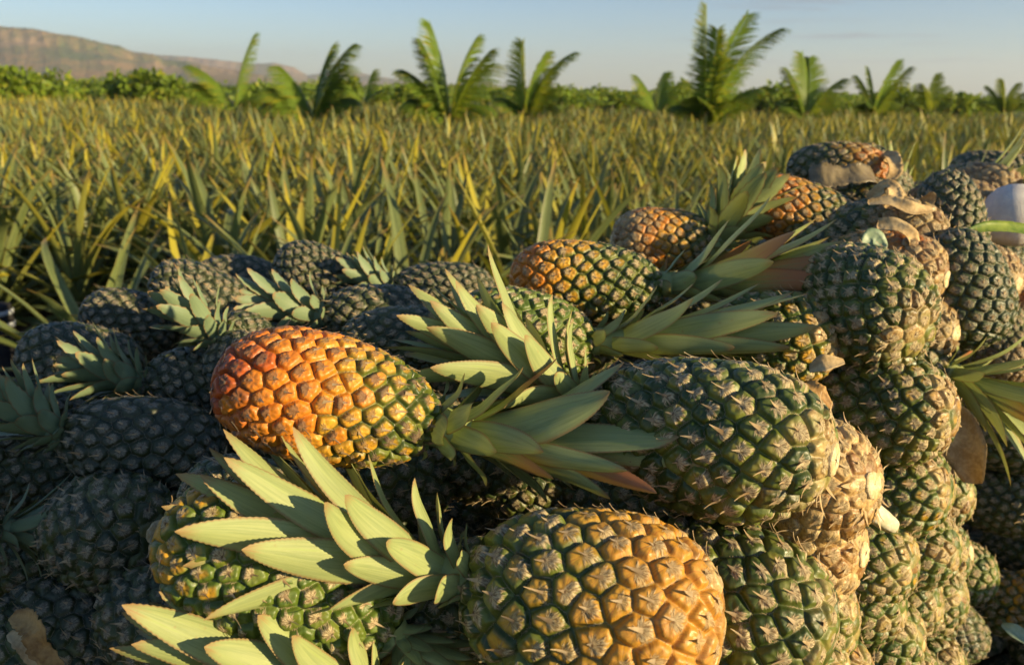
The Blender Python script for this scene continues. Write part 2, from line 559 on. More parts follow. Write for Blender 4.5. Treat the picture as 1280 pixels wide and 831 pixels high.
def crown_mesh(seed, n=44, core=0.085, lmax=0.11, wmax=0.0165, sn=66, cn=7, teeth=0.00055, th_out=1.15, th_in=0.12, curl=0.35, lmin=0.028):
    g = np.random.default_rng(seed)
    ac = Acc()
    # short stem that carries the leaves
    a = np.linspace(0, 2 * math.pi, 14, endpoint=False)
    zz = np.linspace(-0.012, core, 8)
    rr = 0.019 * (1 - 0.72 * smooth01((zz + 0.012) / (core + 0.012)))
    P = np.stack([rr[:, None] * np.cos(a), rr[:, None] * np.sin(a), np.broadcast_to(zz[:, None], (8, 14))], -1)
    ac.grid(P, dict(ls=np.full((8, 14), 0.2), lc=np.zeros((8, 14)), lr=np.full((8, 14), 0.3)), 0, True)
    for i in range(n):
        f = i / (n - 1)
        az = i * 2.399963 + g.normal(0, 0.12)
        z0 = -0.008 + core * f ** 1.05
        r0 = 0.017 * (1 - 0.75 * f)
        ln = (lmin + (lmax - lmin) * smooth01(f / 0.62)) * (1 - 0.30 * smooth01((f - 0.75) / 0.25)) * g.uniform(0.86, 1.12)
        w = wmax * (0.62 + 0.38 * smooth01(f / 0.5)) * (1 - 0.45 * smooth01((f - 0.7) / 0.3)) * g.uniform(0.9, 1.1)
        th = th_out + (th_in - th_out) * f ** 0.8 + g.normal(0, 0.07)
        cu = curl * (1.5 - 1.3 * f) + g.normal(0, 0.12)
        leaf(ac, sn, cn, ln, w, max(th, 0.03), cu, az, z0, r0, 0.30, teeth * (0.7 + 0.5 * f), g, side=g.normal(0, 0.10), twist=g.normal(0, 0.15))
    return ac.mesh('crown', [M_CROWN])


# shared meshes for the pineapples that are not close to the lens
L0, D0 = 0.19, 0.125
MID = [fruit_mesh(L0, D0, n, 250, 175, 100 + i, 0.0048) for i, n in enumerate((185, 200, 172))]
FAR = [fruit_mesh(L0, D0, n, 130, 90, 120 + i, 0.0050) for i, n in enumerate((165, 185))]
STALKS = [stalk_mesh(200 + i, fr, b) for i, (fr, b) in enumerate(((6, 0.5), (10, 0.6), (14, 0.7)))]
SCROWN = [crown_mesh(300 + i, 50, 0.052, 0.074, 0.0125, 16, 5, 0.0009, 1.1, 0.06, 0.3, 0.022) for i in range(3)]
LCROWN = [crown_mesh(320 + i, 38, 0.06, 0.15, 0.012, 18, 5, 0.0007, 1.1, 0.1, 0.5, 0.04) for i in range(2)]

GROUP = 'harvested pineapples heaped in the pile'
placed = []   # (point a, point b, radius) of every pineapple, to keep the buried ones clear of the visible ones
_cnt = [0]


def pineapple(px, py, d, ang, e, L, D, label, rs=-0.5, gold=-0.5, dust=0.3, tint=0.0, q='mid', crown=None, fringe=0, stalk=True, roll=None, group=GROUP, eyes=None, bump=None, star=0.0, burnt=0.0, press=.5):
    """px, py, d: where the fruit's middle is; ang, e: which way its crown points, seen from the road side"""
    _cnt[0] += 1
    g = np.random.default_rng(1000 + _cnt[0])
    axis = heading(px, py, ang, e)
    mid = at(px, py, d)
    return pine_at(mid, axis, L, D, label, rs, gold, dust, tint, q, crown, fringe, stalk, roll, group, eyes, bump, g, (px, py), star, burnt, press)


def pine_at(mid, axis, L, D, label, rs=-0.5, gold=-0.5, dust=0.3, tint=0.0, q='mid', crown=None, fringe=0, stalk=True, roll=None, group=GROUP, eyes=None, bump=None, g=None, pxy=None, star=0.0, burnt=0.0, press=.5):
    base = mid - axis * (L / 2)
    root = bpy.data.objects.new('pineapple', None)
    COL.objects.link(root)
    root.empty_display_size = 0.05
    tag(root, label, 'pineapple', group)
    qr = axis.to_track_quat('Z', 'Y') @ Quaternion((0, 0, 1), g.uniform(0, 6.28) if roll is None else R(roll))
    root.rotation_mode = 'QUATERNION'
    root.rotation_quaternion = qr
    root.location = base
    if q == 'hero':
        me = fruit_mesh(L, D, eyes or 150, 330, 230, int(g.integers(1e6)), bump or 0.0056)
        f = link('fruit', me, root)
    else:
        pool = MID if q == 'mid' else FAR
        f = link('fruit', pool[int(g.integers(len(pool)))], root)
        f.scale = (D / D0, D / D0, L / L0)
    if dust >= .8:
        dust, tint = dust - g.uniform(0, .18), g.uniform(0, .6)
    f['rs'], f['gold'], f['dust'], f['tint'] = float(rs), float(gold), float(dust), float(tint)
    f['star'], f['burnt'] = float(star), float(burnt)
    if stalk:
        s = link('stalk', STALKS[fringe], root)
        k = D / D0
        s.scale = (k, k, k)
        s.location.z = .003
        s.rotation_euler.z = g.uniform(0, 6.28)
    if crown:
        kind, ca, ce, sc, red = crown
        if kind == 'H':
            me = crown_mesh(int(g.integers(1e6)), **(CROWN_ARGS))
        elif kind == 'S':
            me = SCROWN[int(g.integers(3))]
        elif kind == 'L':
            me = LCROWN[int(g.integers(2))]
        else:
            me = crown_mesh(int(g.integers(1e6)), **kind)
        c = link('crown', me, root)
        if pxy is not None:
            cdir = heading(pxy[0], pxy[1], ca, ce)
        else:
            cdir = axis
        loc = qr.inverted() @ cdir
        c.rotation_mode = 'QUATERNION'
        c.rotation_quaternion = Vector((0, 0, 1)).rotation_difference(loc) @ Quaternion((0, 0, 1), g.uniform(0, 6.28))
        if kind == 'H' or isinstance(kind, dict):
            # the weight of the leaves against what they lie on flattens the crown's underside
            dn = np.array((qr @ c.rotation_quaternion).inverted() @ (-UP))
            co = np.zeros(len(me.vertices) * 3, np.float32)
            me.vertices.foreach_get('co', co)
            co = co.reshape(-1, 3)
            v = co @ dn
            co += ((np.minimum(v, 0.006 + (v - .006) * press) - v)[:, None] * dn[None]).astype(np.float32)
            me.vertices.foreach_set('co', co.ravel())
            me.update()
        c.location = (0, 0, L * 0.985)
        c.scale = (sc, sc, sc)
        c['red'] = float(red)
        c['grey'] = 0.75 if kind in ('S', 'L') and dust > .5 else 0.0
    placed.append((base, mid + axis * (L / 2), D / 2))
    return root


CROWN_ARGS = dict(n=68, core=0.115, th_out=1.05, lmax=0.14, wmax=0.0158)

# ------------------------------------------------------------------ the pile: the sunlit front
PA = pineapple
PA(736, 757, .58, 170, 2, .192, .134, 'large orange-brown pineapple at the very front, its pale crown spreading left under the orange fruit', rs=.80, gold=.05, dust=.0, tint=-.65, q='hero', press=.08, crown=('H', 165, -4, 1.02, 0.0), stalk=False, eyes=175, star=-.01)
PA(876, 540, .67, 168, 20, .215, .127, 'big dark green pineapple with beige scale stars, lying above the front orange-brown one', rs=-.2, gold=.02, dust=.0, q='hero', crown=('H', 150, -6, .90, 0.0), fringe=1, eyes=185, star=-.005)
PA(412, 504, .66, -14, 4, .188, .106, 'bright orange pineapple with a green shoulder, the most vividly coloured of the pile', rs=.86, gold=-.3, dust=.05, q='hero', crown=(dict(n=56, core=.115, lmax=.14, wmax=.0195, th_out=1.1, th_in=.08, curl=.3), -13, -6, 1.16, 0.12), stalk=False, eyes=225, star=-.05, burnt=.8)
PA(354, 716, .612, -26, -2, .198, .108, 'glossy green pineapple lying aslant beneath the pale crown of the front fruit', rs=.26, gold=-.3, dust=.0, tint=.75, q='hero', crown=('H', -55, 30, .62, 0.0), stalk=False, eyes=230, star=-.03)
PA(890, 742, .665, 160, 16, .20, .128, 'dark green pineapple with pale scale stars, right behind the large front orange-brown fruit', rs=-.3, gold=-.02, dust=.0, q='hero', stalk=False, eyes=165, star=-.005)
PA(655, 418, .93, -8, 4, .17, .108, 'yellow-green pineapple mid-pile behind a fan of pale leaves, its long crown pointing right', rs=.2, gold=-.3, dust=.05, tint=.8, q='hero', crown=(dict(n=46, core=.12, lmax=.148, wmax=.0150, th_out=.85, th_in=.05, curl=.12), 4, -8, 1.05, 0.0), stalk=False, eyes=190)
PA(733, 354, 1.03, -3, 3, .20, .105, 'golden orange pineapple with green shoulder along the back ridge, beside the dark field edge', rs=.62, gold=-.3, dust=.05, q='hero', crown=(dict(n=42, core=.11, lmax=.145, wmax=.0165, th_out=1.0, th_in=.05, curl=.15), 4, -6, 1.1, 0.5), stalk=False, eyes=190, star=-.04)
PA(828, 302, 1.32, 0, 10, .17, .105, 'small orange-brown pineapple peeking out behind the ridge fruit with the red-tipped crown', rs=.85, gold=.3, dust=.2, q='mid', crown=('S', 50, 0, 1.5, 0.0), fringe=0)
PA(1074, 380, .94, 150, 38, .175, .140, 'fat green pineapple with pale scale tips at the top corner of the stacked wall', rs=-.2, gold=.02, dust=.0, q='hero', stalk=False, eyes=205, star=.01)
PA(1088, 506, .95, 168, 18, .19, .130, 'brown-green pineapple directly below the fat green one at the corner of the wall', rs=.12, gold=.05, dust=.0, q='hero', stalk=False, eyes=175, star=.0)
PA(956, 424, .95, 176, 10, .17, .112, 'yellowish green pineapple end between a dark leafy crown and the fat green corner fruit', rs=.3, gold=.08, dust=.0, tint=.4, q='hero', stalk=False, eyes=165, star=.0)
PA(976, 594, .77, 174, 34, .185, .118, 'straw-coloured pineapple base with a bright round cut stalk, behind the big dark green fruit', rs=.5, gold=.42, dust=.0, q='mid', fringe=2)
PA(962, 668, .79, 168, 22, .18, .118, 'golden pineapple base below the straw-coloured one with the bright cut stalk', rs=.5, gold=.30, dust=.0, q='mid', fringe=1)
# the pale crown at the bottom belongs to a fruit lying outside the frame
PA(536, 1040, .55, 115, 0, .17, .115, 'pineapple below the picture edge, its pale green crown spreading at the lower left', rs=-.3, dust=.2, q='mid', crown=('H', 162, 2, .98, 0.0), stalk=False)

# ------------------------------------------------------------------ the stacked wall on the right
WALL = [
    (1090, 602, 1.00, 170, 30, .18, .118, .1, .03, 2, 'green pineapple end of the wall under the brown-green corner fruit, with torn pale bracts'),
    (1100, 600, 1.06, 170, 34, .18, .118, .1, .03, 1, 'green pineapple end of the wall beside the hanging dry papery leaf'),
    (1050, 690, 1.00, 172, 34, .18, .118, .1, .03, 1, 'yellow-green pineapple of the wall with the white shoot lying across it'),
    (1037, 745, 1.02, 175, 36, .18, .116, -.2, .03, 1, 'yellow-green pineapple of the wall just under the one crossed by the white shoot'),
    (1110, 676, 1.10, 172, 36, .18, .116, -.2, .03, 1, 'olive pineapple end of the wall beside the dark hollow, below the papery leaf'),
    (1063, 788, 1.06, 175, 36, .18, .116, -.2, .03, 1, 'olive pineapple end low in the wall, left of a grey-green one'),
    (1092, 745, 1.14, 175, 38, .18, .114, -.3, .03, 0, 'grey-green pineapple end low in the wall, half hidden by the olive one in front'),
    (1128, 740, 1.22, 175, 40, .18, .114, -.3, .03, 0, 'shaded dull green pineapple at the foot of the wall beside the dark hollow'),
    (968, 765, .90, 172, 30, .18, .118, .1, .03, 1, 'yellow-green pineapple end right beside the dark green front fruit, cropped pale edge'),
    (990, 840, .92, 172, 32, .18, .118, .1, .03, 1, 'pale yellow-green pineapple at the lower edge of the wall, cut by the picture edge'),
    (945, 838, .80, 170, 26, .18, .118, .0, .03, 1, 'pineapple at the lower edge of the picture directly under the dark green front fruit'),
    (1092, 850, 1.10, 175, 36, .18, .116, -.3, .03, 0, 'olive pineapple cut by the lower picture edge near the dark hollow'),
    (1128, 830, 1.22, 175, 40, .18, .114, -.3, .03, 0, 'dull dark pineapple end cut by the lower edge at the corner of the dark hollow'),
    (1135, 610, 1.20, 175, 38, .18, .114, -.3, .03, 0, 'shaded green pineapple end just behind the hanging dry papery leaf'),
    (1140, 688, 1.26, 178, 40, .17, .11, -.3, .03, 0, 'dim pineapple end with a pale round stalk at the rim of the dark hollow'),
    (1178, 715, 1.36, 176, 30, .17, .11, -.4, -.3, 0, 'dark grey pineapple low in the hollow on the right'),
]
for (x, y, d, a, e, L, D, rs, gold, fr, lab) in WALL:
    PA(x, y, d, a, e * .5, L, D, lab, rs=rs, gold=gold, dust=.0, tint=.4, q='mid', fringe=fr, stalk='stalk' in lab, star=.0)

# ------------------------------------------------------------------ the far right end of the pile
PA(1046, 214, 1.55, 176, 8, .19, .115, 'dark pineapple with a reddish top at the far peak, draped with a grey strip', rs=.62, gold=-.3, dust=.5, q='mid', crown=None, fringe=0)
PA(1095, 222, 1.75, -40, 10, .17, .11, 'far pineapple whose pale jagged crown sticks up above the peak of the pile', rs=-.3, dust=.5, q='far', crown=('L', 132, 0, .85, 0), fringe=0)
PA(1002, 266, 1.32, -15, 6, .19, .108, 'red-orange and yellow pineapple just below the far peak of the pile', rs=.75, gold=-.3, dust=.3, q='mid', fringe=0)
PA(1070, 254, 1.50, 170, 10, .18, .105, 'dull yellowish pineapple between the far peak and the dry curled leaves', rs=.4, gold=.3, dust=.4, q='mid', fringe=1)
PA(1103, 296, 1.18, 174, 20, .18, .11, 'sunlit yellow pineapple end half covered by dry curled leaves', rs=.4, gold=.45, dust=.4, q='mid', fringe=2)
PA(1100, 338, 1.12, 172, 24, .18, .112, 'rusty orange pineapple end under the one covered by dry curled leaves', rs=.95, gold=.3, dust=.2, q='mid', fringe=2)
PA(1050, 318, 1.22, 165, 20, .16, .095, 'shaded pineapple behind the red-tipped leaves and the fat green corner fruit', rs=-.2, gold=-.2, dust=.4, q='mid', crown=None, fringe=0)
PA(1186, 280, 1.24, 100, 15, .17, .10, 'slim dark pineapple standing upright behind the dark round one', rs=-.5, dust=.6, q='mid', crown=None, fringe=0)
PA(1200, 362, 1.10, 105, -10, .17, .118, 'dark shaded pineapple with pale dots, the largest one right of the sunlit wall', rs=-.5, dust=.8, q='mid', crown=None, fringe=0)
PA(1124, 405, 1.12, 170, 30, .16, .105, 'small yellowish pineapple end tucked under the large dark dotted one', rs=.3, gold=.35, dust=.4, q='mid', fringe=1)
PA(1210, 345, 1.38, 170, 30, .17, .11, 'golden pineapple end with shaggy dry bracts behind the dark dotted one', rs=.7, gold=.6, dust=.3, q='mid', fringe=2)
PA(1250, 425, 1.34, 100, 20, .16, .10, 'yellow-green pineapple in a patch of sun at the right edge, over the drooping leaves', rs=.2, gold=.3, dust=.4, q='mid', fringe=1)
PA(1285, 395, 1.40, 175, 25, .17, .11, 'orange pineapple end cut by the right picture edge', rs=.95, gold=.4, dust=.3, q='mid', fringe=2)
PA(1222, 236, 1.75, 172, 20, .18, .115, 'straw-coloured pineapple end with ragged bracts beside the pale round sack', rs=.7, gold=.7, dust=.3, q='far', fringe=2)
PA(1188, 262, 1.55, 172, 20, .18, .11, 'small straw-coloured pineapple end left of the pale round sack', rs=.6, gold=.6, dust=.4, q='far', fringe=2)
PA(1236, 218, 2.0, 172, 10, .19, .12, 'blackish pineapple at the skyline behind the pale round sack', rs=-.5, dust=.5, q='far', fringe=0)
PA(1285, 222, 2.1, 172, 10, .19, .12, 'brownish far pineapple cut by the right edge near the field', rs=.5, gold=.3, dust=.3, q='far', fringe=1)
PA(1140, 258, 1.85, 8, 10, .18, .11, 'far pineapple buried under a spray of long dark green leaves', rs=-.4, dust=.4, q='far', crown=('L', 20, -10, 1.2, 0), fringe=0)
PA(1108, 446, 1.10, -15, 10, .16, .105, 'shaded pineapple whose long green crown leaves droop to the right of the wall', rs=-.4, dust=.4, q='mid', crown=('L', -28, -12, 1.0, 0.1), fringe=0)
PA(1250, 548, 1.42, 170, 20, .18, .115, 'brown shaded pineapple in the dark hollow at the right edge, upper one', rs=.1, gold=-.1, dust=.3, q='mid', fringe=0)
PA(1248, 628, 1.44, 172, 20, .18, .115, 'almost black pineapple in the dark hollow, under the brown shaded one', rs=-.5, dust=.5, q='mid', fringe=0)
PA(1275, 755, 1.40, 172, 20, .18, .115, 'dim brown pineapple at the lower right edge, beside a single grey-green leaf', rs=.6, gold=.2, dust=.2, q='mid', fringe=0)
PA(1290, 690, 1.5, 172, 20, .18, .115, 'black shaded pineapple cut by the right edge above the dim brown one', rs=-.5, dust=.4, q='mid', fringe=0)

# ------------------------------------------------------------------ the shaded left side of the pile
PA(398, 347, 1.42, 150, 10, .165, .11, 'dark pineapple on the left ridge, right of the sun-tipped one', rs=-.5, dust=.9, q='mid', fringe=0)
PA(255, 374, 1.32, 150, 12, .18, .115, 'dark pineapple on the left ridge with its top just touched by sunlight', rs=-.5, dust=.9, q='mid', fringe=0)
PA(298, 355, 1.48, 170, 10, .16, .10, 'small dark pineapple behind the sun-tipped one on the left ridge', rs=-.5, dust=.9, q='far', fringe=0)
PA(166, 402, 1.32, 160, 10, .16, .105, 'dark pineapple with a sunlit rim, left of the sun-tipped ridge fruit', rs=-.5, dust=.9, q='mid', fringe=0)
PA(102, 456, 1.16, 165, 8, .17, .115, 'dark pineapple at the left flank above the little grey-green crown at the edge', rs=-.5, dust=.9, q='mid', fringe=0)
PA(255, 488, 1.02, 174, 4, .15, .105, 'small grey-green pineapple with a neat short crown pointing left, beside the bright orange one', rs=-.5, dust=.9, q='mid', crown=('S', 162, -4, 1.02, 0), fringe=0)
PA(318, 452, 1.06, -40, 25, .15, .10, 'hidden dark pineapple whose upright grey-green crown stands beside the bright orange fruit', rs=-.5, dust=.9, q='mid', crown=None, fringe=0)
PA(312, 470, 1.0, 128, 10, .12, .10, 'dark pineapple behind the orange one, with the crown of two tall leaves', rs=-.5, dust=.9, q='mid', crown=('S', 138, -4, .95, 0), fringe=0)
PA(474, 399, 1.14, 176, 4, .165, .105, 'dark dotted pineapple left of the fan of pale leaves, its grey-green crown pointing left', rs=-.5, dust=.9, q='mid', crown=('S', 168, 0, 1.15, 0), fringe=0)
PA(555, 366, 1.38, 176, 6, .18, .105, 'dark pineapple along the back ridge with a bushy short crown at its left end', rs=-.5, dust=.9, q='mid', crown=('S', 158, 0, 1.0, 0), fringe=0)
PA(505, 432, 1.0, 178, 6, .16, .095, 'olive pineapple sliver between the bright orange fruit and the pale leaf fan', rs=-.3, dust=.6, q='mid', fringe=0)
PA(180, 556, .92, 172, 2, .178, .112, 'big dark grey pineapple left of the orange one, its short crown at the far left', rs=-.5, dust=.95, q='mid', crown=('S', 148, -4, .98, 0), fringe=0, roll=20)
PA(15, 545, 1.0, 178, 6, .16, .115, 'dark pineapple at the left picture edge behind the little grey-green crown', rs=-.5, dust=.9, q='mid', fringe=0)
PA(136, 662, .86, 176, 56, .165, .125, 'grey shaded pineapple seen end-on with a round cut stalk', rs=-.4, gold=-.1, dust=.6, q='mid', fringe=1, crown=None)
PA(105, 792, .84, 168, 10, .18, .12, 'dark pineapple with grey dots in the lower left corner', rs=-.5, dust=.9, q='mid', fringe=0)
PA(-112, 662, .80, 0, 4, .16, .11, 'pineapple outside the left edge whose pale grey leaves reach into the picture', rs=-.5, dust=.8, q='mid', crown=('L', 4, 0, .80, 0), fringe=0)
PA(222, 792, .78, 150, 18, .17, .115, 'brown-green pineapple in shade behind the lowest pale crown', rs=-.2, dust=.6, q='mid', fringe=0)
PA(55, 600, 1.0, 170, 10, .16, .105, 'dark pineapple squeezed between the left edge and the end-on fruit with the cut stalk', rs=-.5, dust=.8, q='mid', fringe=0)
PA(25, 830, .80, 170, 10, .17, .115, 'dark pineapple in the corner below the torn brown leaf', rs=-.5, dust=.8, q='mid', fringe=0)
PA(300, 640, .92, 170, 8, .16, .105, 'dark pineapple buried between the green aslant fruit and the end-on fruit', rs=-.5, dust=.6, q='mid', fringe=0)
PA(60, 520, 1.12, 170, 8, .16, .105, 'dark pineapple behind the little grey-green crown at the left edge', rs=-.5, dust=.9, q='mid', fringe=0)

n_vis = len(placed)
# the heap goes on outside the frame on the right and shades the hollow and the feet of the plants
go = np.random.default_rng(91)
for ix in range(4):
    for iy in range(9):
        for iz in range(2):
            x, y = 1.62 + ix * .24 + go.normal(0, .02), .92 + iy * .24 + go.normal(0, .02)
            z = .98 + iz * .11 + .05 * math.sin(iy) - .05 * (ix == 3)
            if abs(x) < .66 * y + .10:
                continue
            pine_at(Vector((x, y, z)), Vector((go.choice((-1, 1)), go.normal(0, .25), go.normal(0, .15))).normalized(), .18, .112,
                    'pineapple of the same heap where it goes on beyond the right picture edge', q='far', fringe=0, stalk=False,
                    group='pineapples beyond the right picture edge', g=go)

# ------------------------------------------------------------------ pineapples under the top layer
def capsule_gap(a, b, pts, rad):
    """smallest clearance between a segment a-b and every placed pineapple"""
    ps = np.array([a + (b - a) * t for t in (0.15, 0.38, 0.62, 0.85)])
    d = np.sqrt(((ps[:, None] - pts[None]) ** 2).sum(-1)) - rad[None]
    return d.min()


def placed_arrays():
    pts, rad = [], []
    for a, b, r in placed:
        for t in (0.15, 0.38, 0.62, 0.85):
            pts.append(a + (b - a) * t)
            rad.append(r)
    return np.array(pts), np.array(rad)


gf = np.random.default_rng(55)
seeds = [((a + b) / 2) for a, b, r in placed[:n_vis]] + [at(*p) for p in ((600, 640, .72), (520, 700, .72), (640, 560, .85), (700, 640, .75), (300, 600, .8), (450, 640, .78), (560, 480, .9), (640, 700, .7)) for _ in range(6)]
n_fill = 0
for (x, y, d, a) in ((783, 645, .83, 170), (470, 612, .82, 10), (600, 570, .86, 175), (330, 640, .78, 160), (560, 760, .70, 20), (-15, 720, .98, 170), (60, 715, .98, 175), (20, 630, 1.06, 170), (90, 560, 1.12, 170), (700, 600, .86, 5)):
    pine_at(at(x, y, d), heading(x, y, a, 5), .165, .105, 'dark pineapple buried under the top layer, glimpsed only through gaps of the pile',
            rs=-.4, gold=-.3, dust=.4, q='mid', fringe=0, stalk=False, group='pineapples buried under the top layer', g=gf)
pts, rad = placed_arrays()
for tries in range(4000):
    if n_fill >= 100:
        break
    src = seeds[int(gf.integers(len(seeds)))]
    view = (src - CAM).normalized()
    c = src + view * gf.uniform(0.0, 0.14) + Vector((gf.normal(0, 0.05), gf.normal(0, 0.05), -gf.uniform(0.085, 0.16)))
    if c.z < 0.1:
        continue
    ax = Vector((gf.choice((-1, 1)) * gf.uniform(0.6, 1), gf.uniform(-0.6, 0.6), gf.uniform(-0.25, 0.25))).normalized()
    L, D = gf.uniform(.155, .18), gf.uniform(.098, .112)
    if capsule_gap(c - ax * L / 2, c + ax * L / 2, pts, rad) < D / 2 - 0.026:
        continue
    pine_at(c, ax, L, D, 'dark pineapple buried under the top layer, glimpsed only through gaps of the pile', rs=-.4, gold=-.3, dust=.5,
            q='far', fringe=0, group='pineapples buried under the top layer', g=gf)
    seeds.append(c)
    pts, rad = placed_arrays()
    n_fill += 1
print('buried', n_fill)

# the lower layers that carry the pile, down to the soil
LOW = fruit_mesh(.17, .108, 120, 34, 24, 990, 0.005, False)
nV = len(LOW.vertices)
lv_ = np.zeros(nV * 3, np.float32)
LOW.vertices.foreach_get('co', lv_)
lv_ = lv_.reshape(-1, 3)
lq_ = np.zeros(len(LOW.loops), np.int32)
LOW.loops.foreach_get('vertex_index', lq_)
la_ = {}
for kx in ('lu', 'lv', 'edge', 'eid', 'et'):
    la_[kx] = np.zeros(nV, np.float32)
    LOW.attributes[kx].data.foreach_get('value', la_[kx])
cen = np.array([(a + b) / 2 for a, b, r in placed])
Vs, Qs, nl_ = [], [], 0
for iz in range(12):
    for iy in range(17):
        for ix in range(24):
            p = np.array([-1.75 + ix * .18 + (.09 if iz % 2 else 0), .10 + iy * .115 + (.05 if iz % 2 else 0), .055 + iz * .098])
            dh = np.hypot(cen[:, 0] - p[0], cen[:, 1] - p[1])
            nb_ = dh < .20
            if not nb_.any() or p[2] > cen[nb_, 2].min() - .13:
                continue
            ax = Vector((gf.choice((-1, 1)), gf.normal(0, .2), gf.normal(0, .15))).normalized()
            Rm = np.array((ax.to_track_quat('Z', 'Y') @ Quaternion((0, 0, 1), gf.uniform(0, 6.28))).to_matrix())
            Vs.append((lv_ - np.array([0, 0, .085])) @ Rm.T + p + gf.normal(0, .012, 3))
            Qs.append(lq_.reshape(-1, 4) + nl_ * nV)
            nl_ += 1
print('lower layers', nl_)
lo = link('lower_pineapples', np_mesh('lower_pineapples', np.concatenate(Vs), np.concatenate(Qs), [M_RIND], None, {kx: np.tile(v, nl_) for kx, v in la_.items()}))
lo['kind'] = 'stuff'
lo['label'] = 'lower layers of dark pineapples that carry the pile'
lo['category'] = 'pineapples'
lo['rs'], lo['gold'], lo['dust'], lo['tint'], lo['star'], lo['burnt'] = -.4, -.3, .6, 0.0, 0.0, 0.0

# ------------------------------------------------------------------ litter on the pile
M_DRY = simple_mat('dry_leaf', (0.33, 0.22, 0.10), (0.60, 0.45, 0.24), 45, 0.75, 0.2, 0.5, 0.001)
M_BROWN = simple_mat('withered_leaf', (0.22, 0.11, 0.03), (0.50, 0.30, 0.10), 40, 0.6, 0.3, 0.5, 0.001)
M_GREYSTRIP = simple_mat('grey_strip', (0.13, 0.10, 0.05), (0.24, 0.19, 0.10), 35, 0.4, 0.5, 0.4, 0.001)
M_SHOOT = simple_mat('pale_shoot', (0.55, 0.52, 0.34), (0.80, 0.76, 0.60), 50, 0.6, 0.3, 0.4, 0.001)
M_GREEN = simple_mat('green_leaf', (0.08, 0.16, 0.02), (0.26, 0.33, 0.05), 30, 0.45, 0.4, 0.3, 0.001)
M_PALELEAF = simple_mat('grey_green_leaf', (0.16, 0.24, 0.14), (0.28, 0.36, 0.24), 30, 0.5, 0.4, 0.3, 0.001)


def ribbon(name, path, widths, mat, label, cat, thick=0.0007, cup=0.25, face=None, group=None, jag=0.0, seed=0, sub=8):
    """a curved blade with real thickness along path = [(px, py, d)]; widths in metres"""
    g = np.random.default_rng(seed + 900)
    P0 = np.array([at(*p) for p in path])
    n = len(P0)
    tt = np.linspace(0, n - 1, n * sub)
    i = np.clip(tt.astype(int), 0, n - 2)
    f = tt - i
    Pm = np.stack([P0[max(k - 1, 0)] for k in range(n)])
    Pn = np.stack([P0[min(k + 1, n - 1)] for k in range(n)])
    Tn = (Pn - Pm) / 2
    h = f[:, None]
    C = (2 * h ** 3 - 3 * h ** 2 + 1) * P0[i] + (h ** 3 - 2 * h ** 2 + h) * Tn[i] + (-2 * h ** 3 + 3 * h ** 2) * P0[i + 1] + (h ** 3 - h ** 2) * Tn[i + 1]
    W = np.interp(tt, np.arange(n), widths)
    W = W * (1 + jag * g.normal(0, 1, len(W)))
    T = np.gradient(C, axis=0)
    T /= np.linalg.norm(T, axis=1, keepdims=True)
    fc = np.array(face if face is not None else -FWD + UP * 0.6, float)
    B = np.cross(T, fc)
    B /= np.linalg.norm(B, axis=1, keepdims=True)
    N = np.cross(B, T)
    c = np.linspace(-1, 1, 7)
    top = C[:, None] + B[:, None] * (c[None] * W[:, None])[..., None] + N[:, None] * (cup * W[:, None] * c[None] ** 2)[..., None]
    top = top + N[:, None] * ((0.22 * np.sin(tt * 2.1 + g.uniform(0, 6))[:, None] * c[None] + g.normal(0, 0.03, (len(C), 7))) * W[:, None])[..., None]
    bot = top - N[:, None] * thick
    loop = np.concatenate([top, bot[:, ::-1]], 1)
    loop[0] = loop[0].mean(0)
    loop[-1] = loop[-1].mean(0)
    ac = Acc()
    ac.grid(loop, None, 0, True)
    o = link(name, ac.mesh(name, [mat]))
    org = Vector(C[0])
    o.data.transform(Matrix.Translation(-org))
    o.location = org
    tag(o, label, cat, group)
    return o


DRYG = 'dry leaves lying on the far end of the pile'
ribbon('plastic_strip', [(1012, 226, 1.44), (1030, 221, 1.43), (1055, 221, 1.43), (1080, 217, 1.43), (1094, 222, 1.46)], [.022, .026, .024, .028, .016], M_GREYSTRIP, 'dull grey translucent strip draped over the dark pineapple at the far peak', 'strip', cup=.15, jag=.06, seed=1)
ribbon('dry_leaf', [(1085, 250, 1.16), (1110, 234, 1.14), (1118, 246, 1.13), (1108, 262, 1.12)], [.006, .012, .012, .005], M_DRY, 'pale curled dry leaf rising from the far end, topmost of the dry leaves', 'dry leaf', cup=.5, group=DRYG, seed=2)
ribbon('dry_leaf', [(1084, 254, 1.12), (1112, 253, 1.11), (1140, 262, 1.10), (1166, 262, 1.11)], [.006, .011, .010, .004], M_DRY, 'long flat dry leaf lying across the sunlit yellow fruit end', 'dry leaf', cup=.4, group=DRYG, seed=3)
ribbon('dry_leaf', [(1096, 282, 1.08), (1118, 284, 1.07), (1137, 296, 1.06), (1142, 322, 1.07)], [.008, .011, .013, .006], M_DRY, 'broad tan dry leaf bending down over the yellow fruit end', 'dry leaf', cup=.5, group=DRYG, seed=4)
ribbon('dry_leaf', [(1104, 206, 1.5), (1112, 196, 1.48), (1118, 214, 1.46), (1110, 226, 1.46)], [.008, .014, .014, .005], M_DRY, 'small pale dry leaf at the right end of the far peak', 'dry leaf', cup=.5, group=DRYG, seed=5)
ribbon('dry_leaf', [(1150, 262, 1.14), (1160, 250, 1.13), (1166, 240, 1.12)], [.006, .010, .004], M_DRY, 'short upright tan dry leaf tip above the yellow fruit end', 'dry leaf', cup=.5, group=DRYG, seed=6)
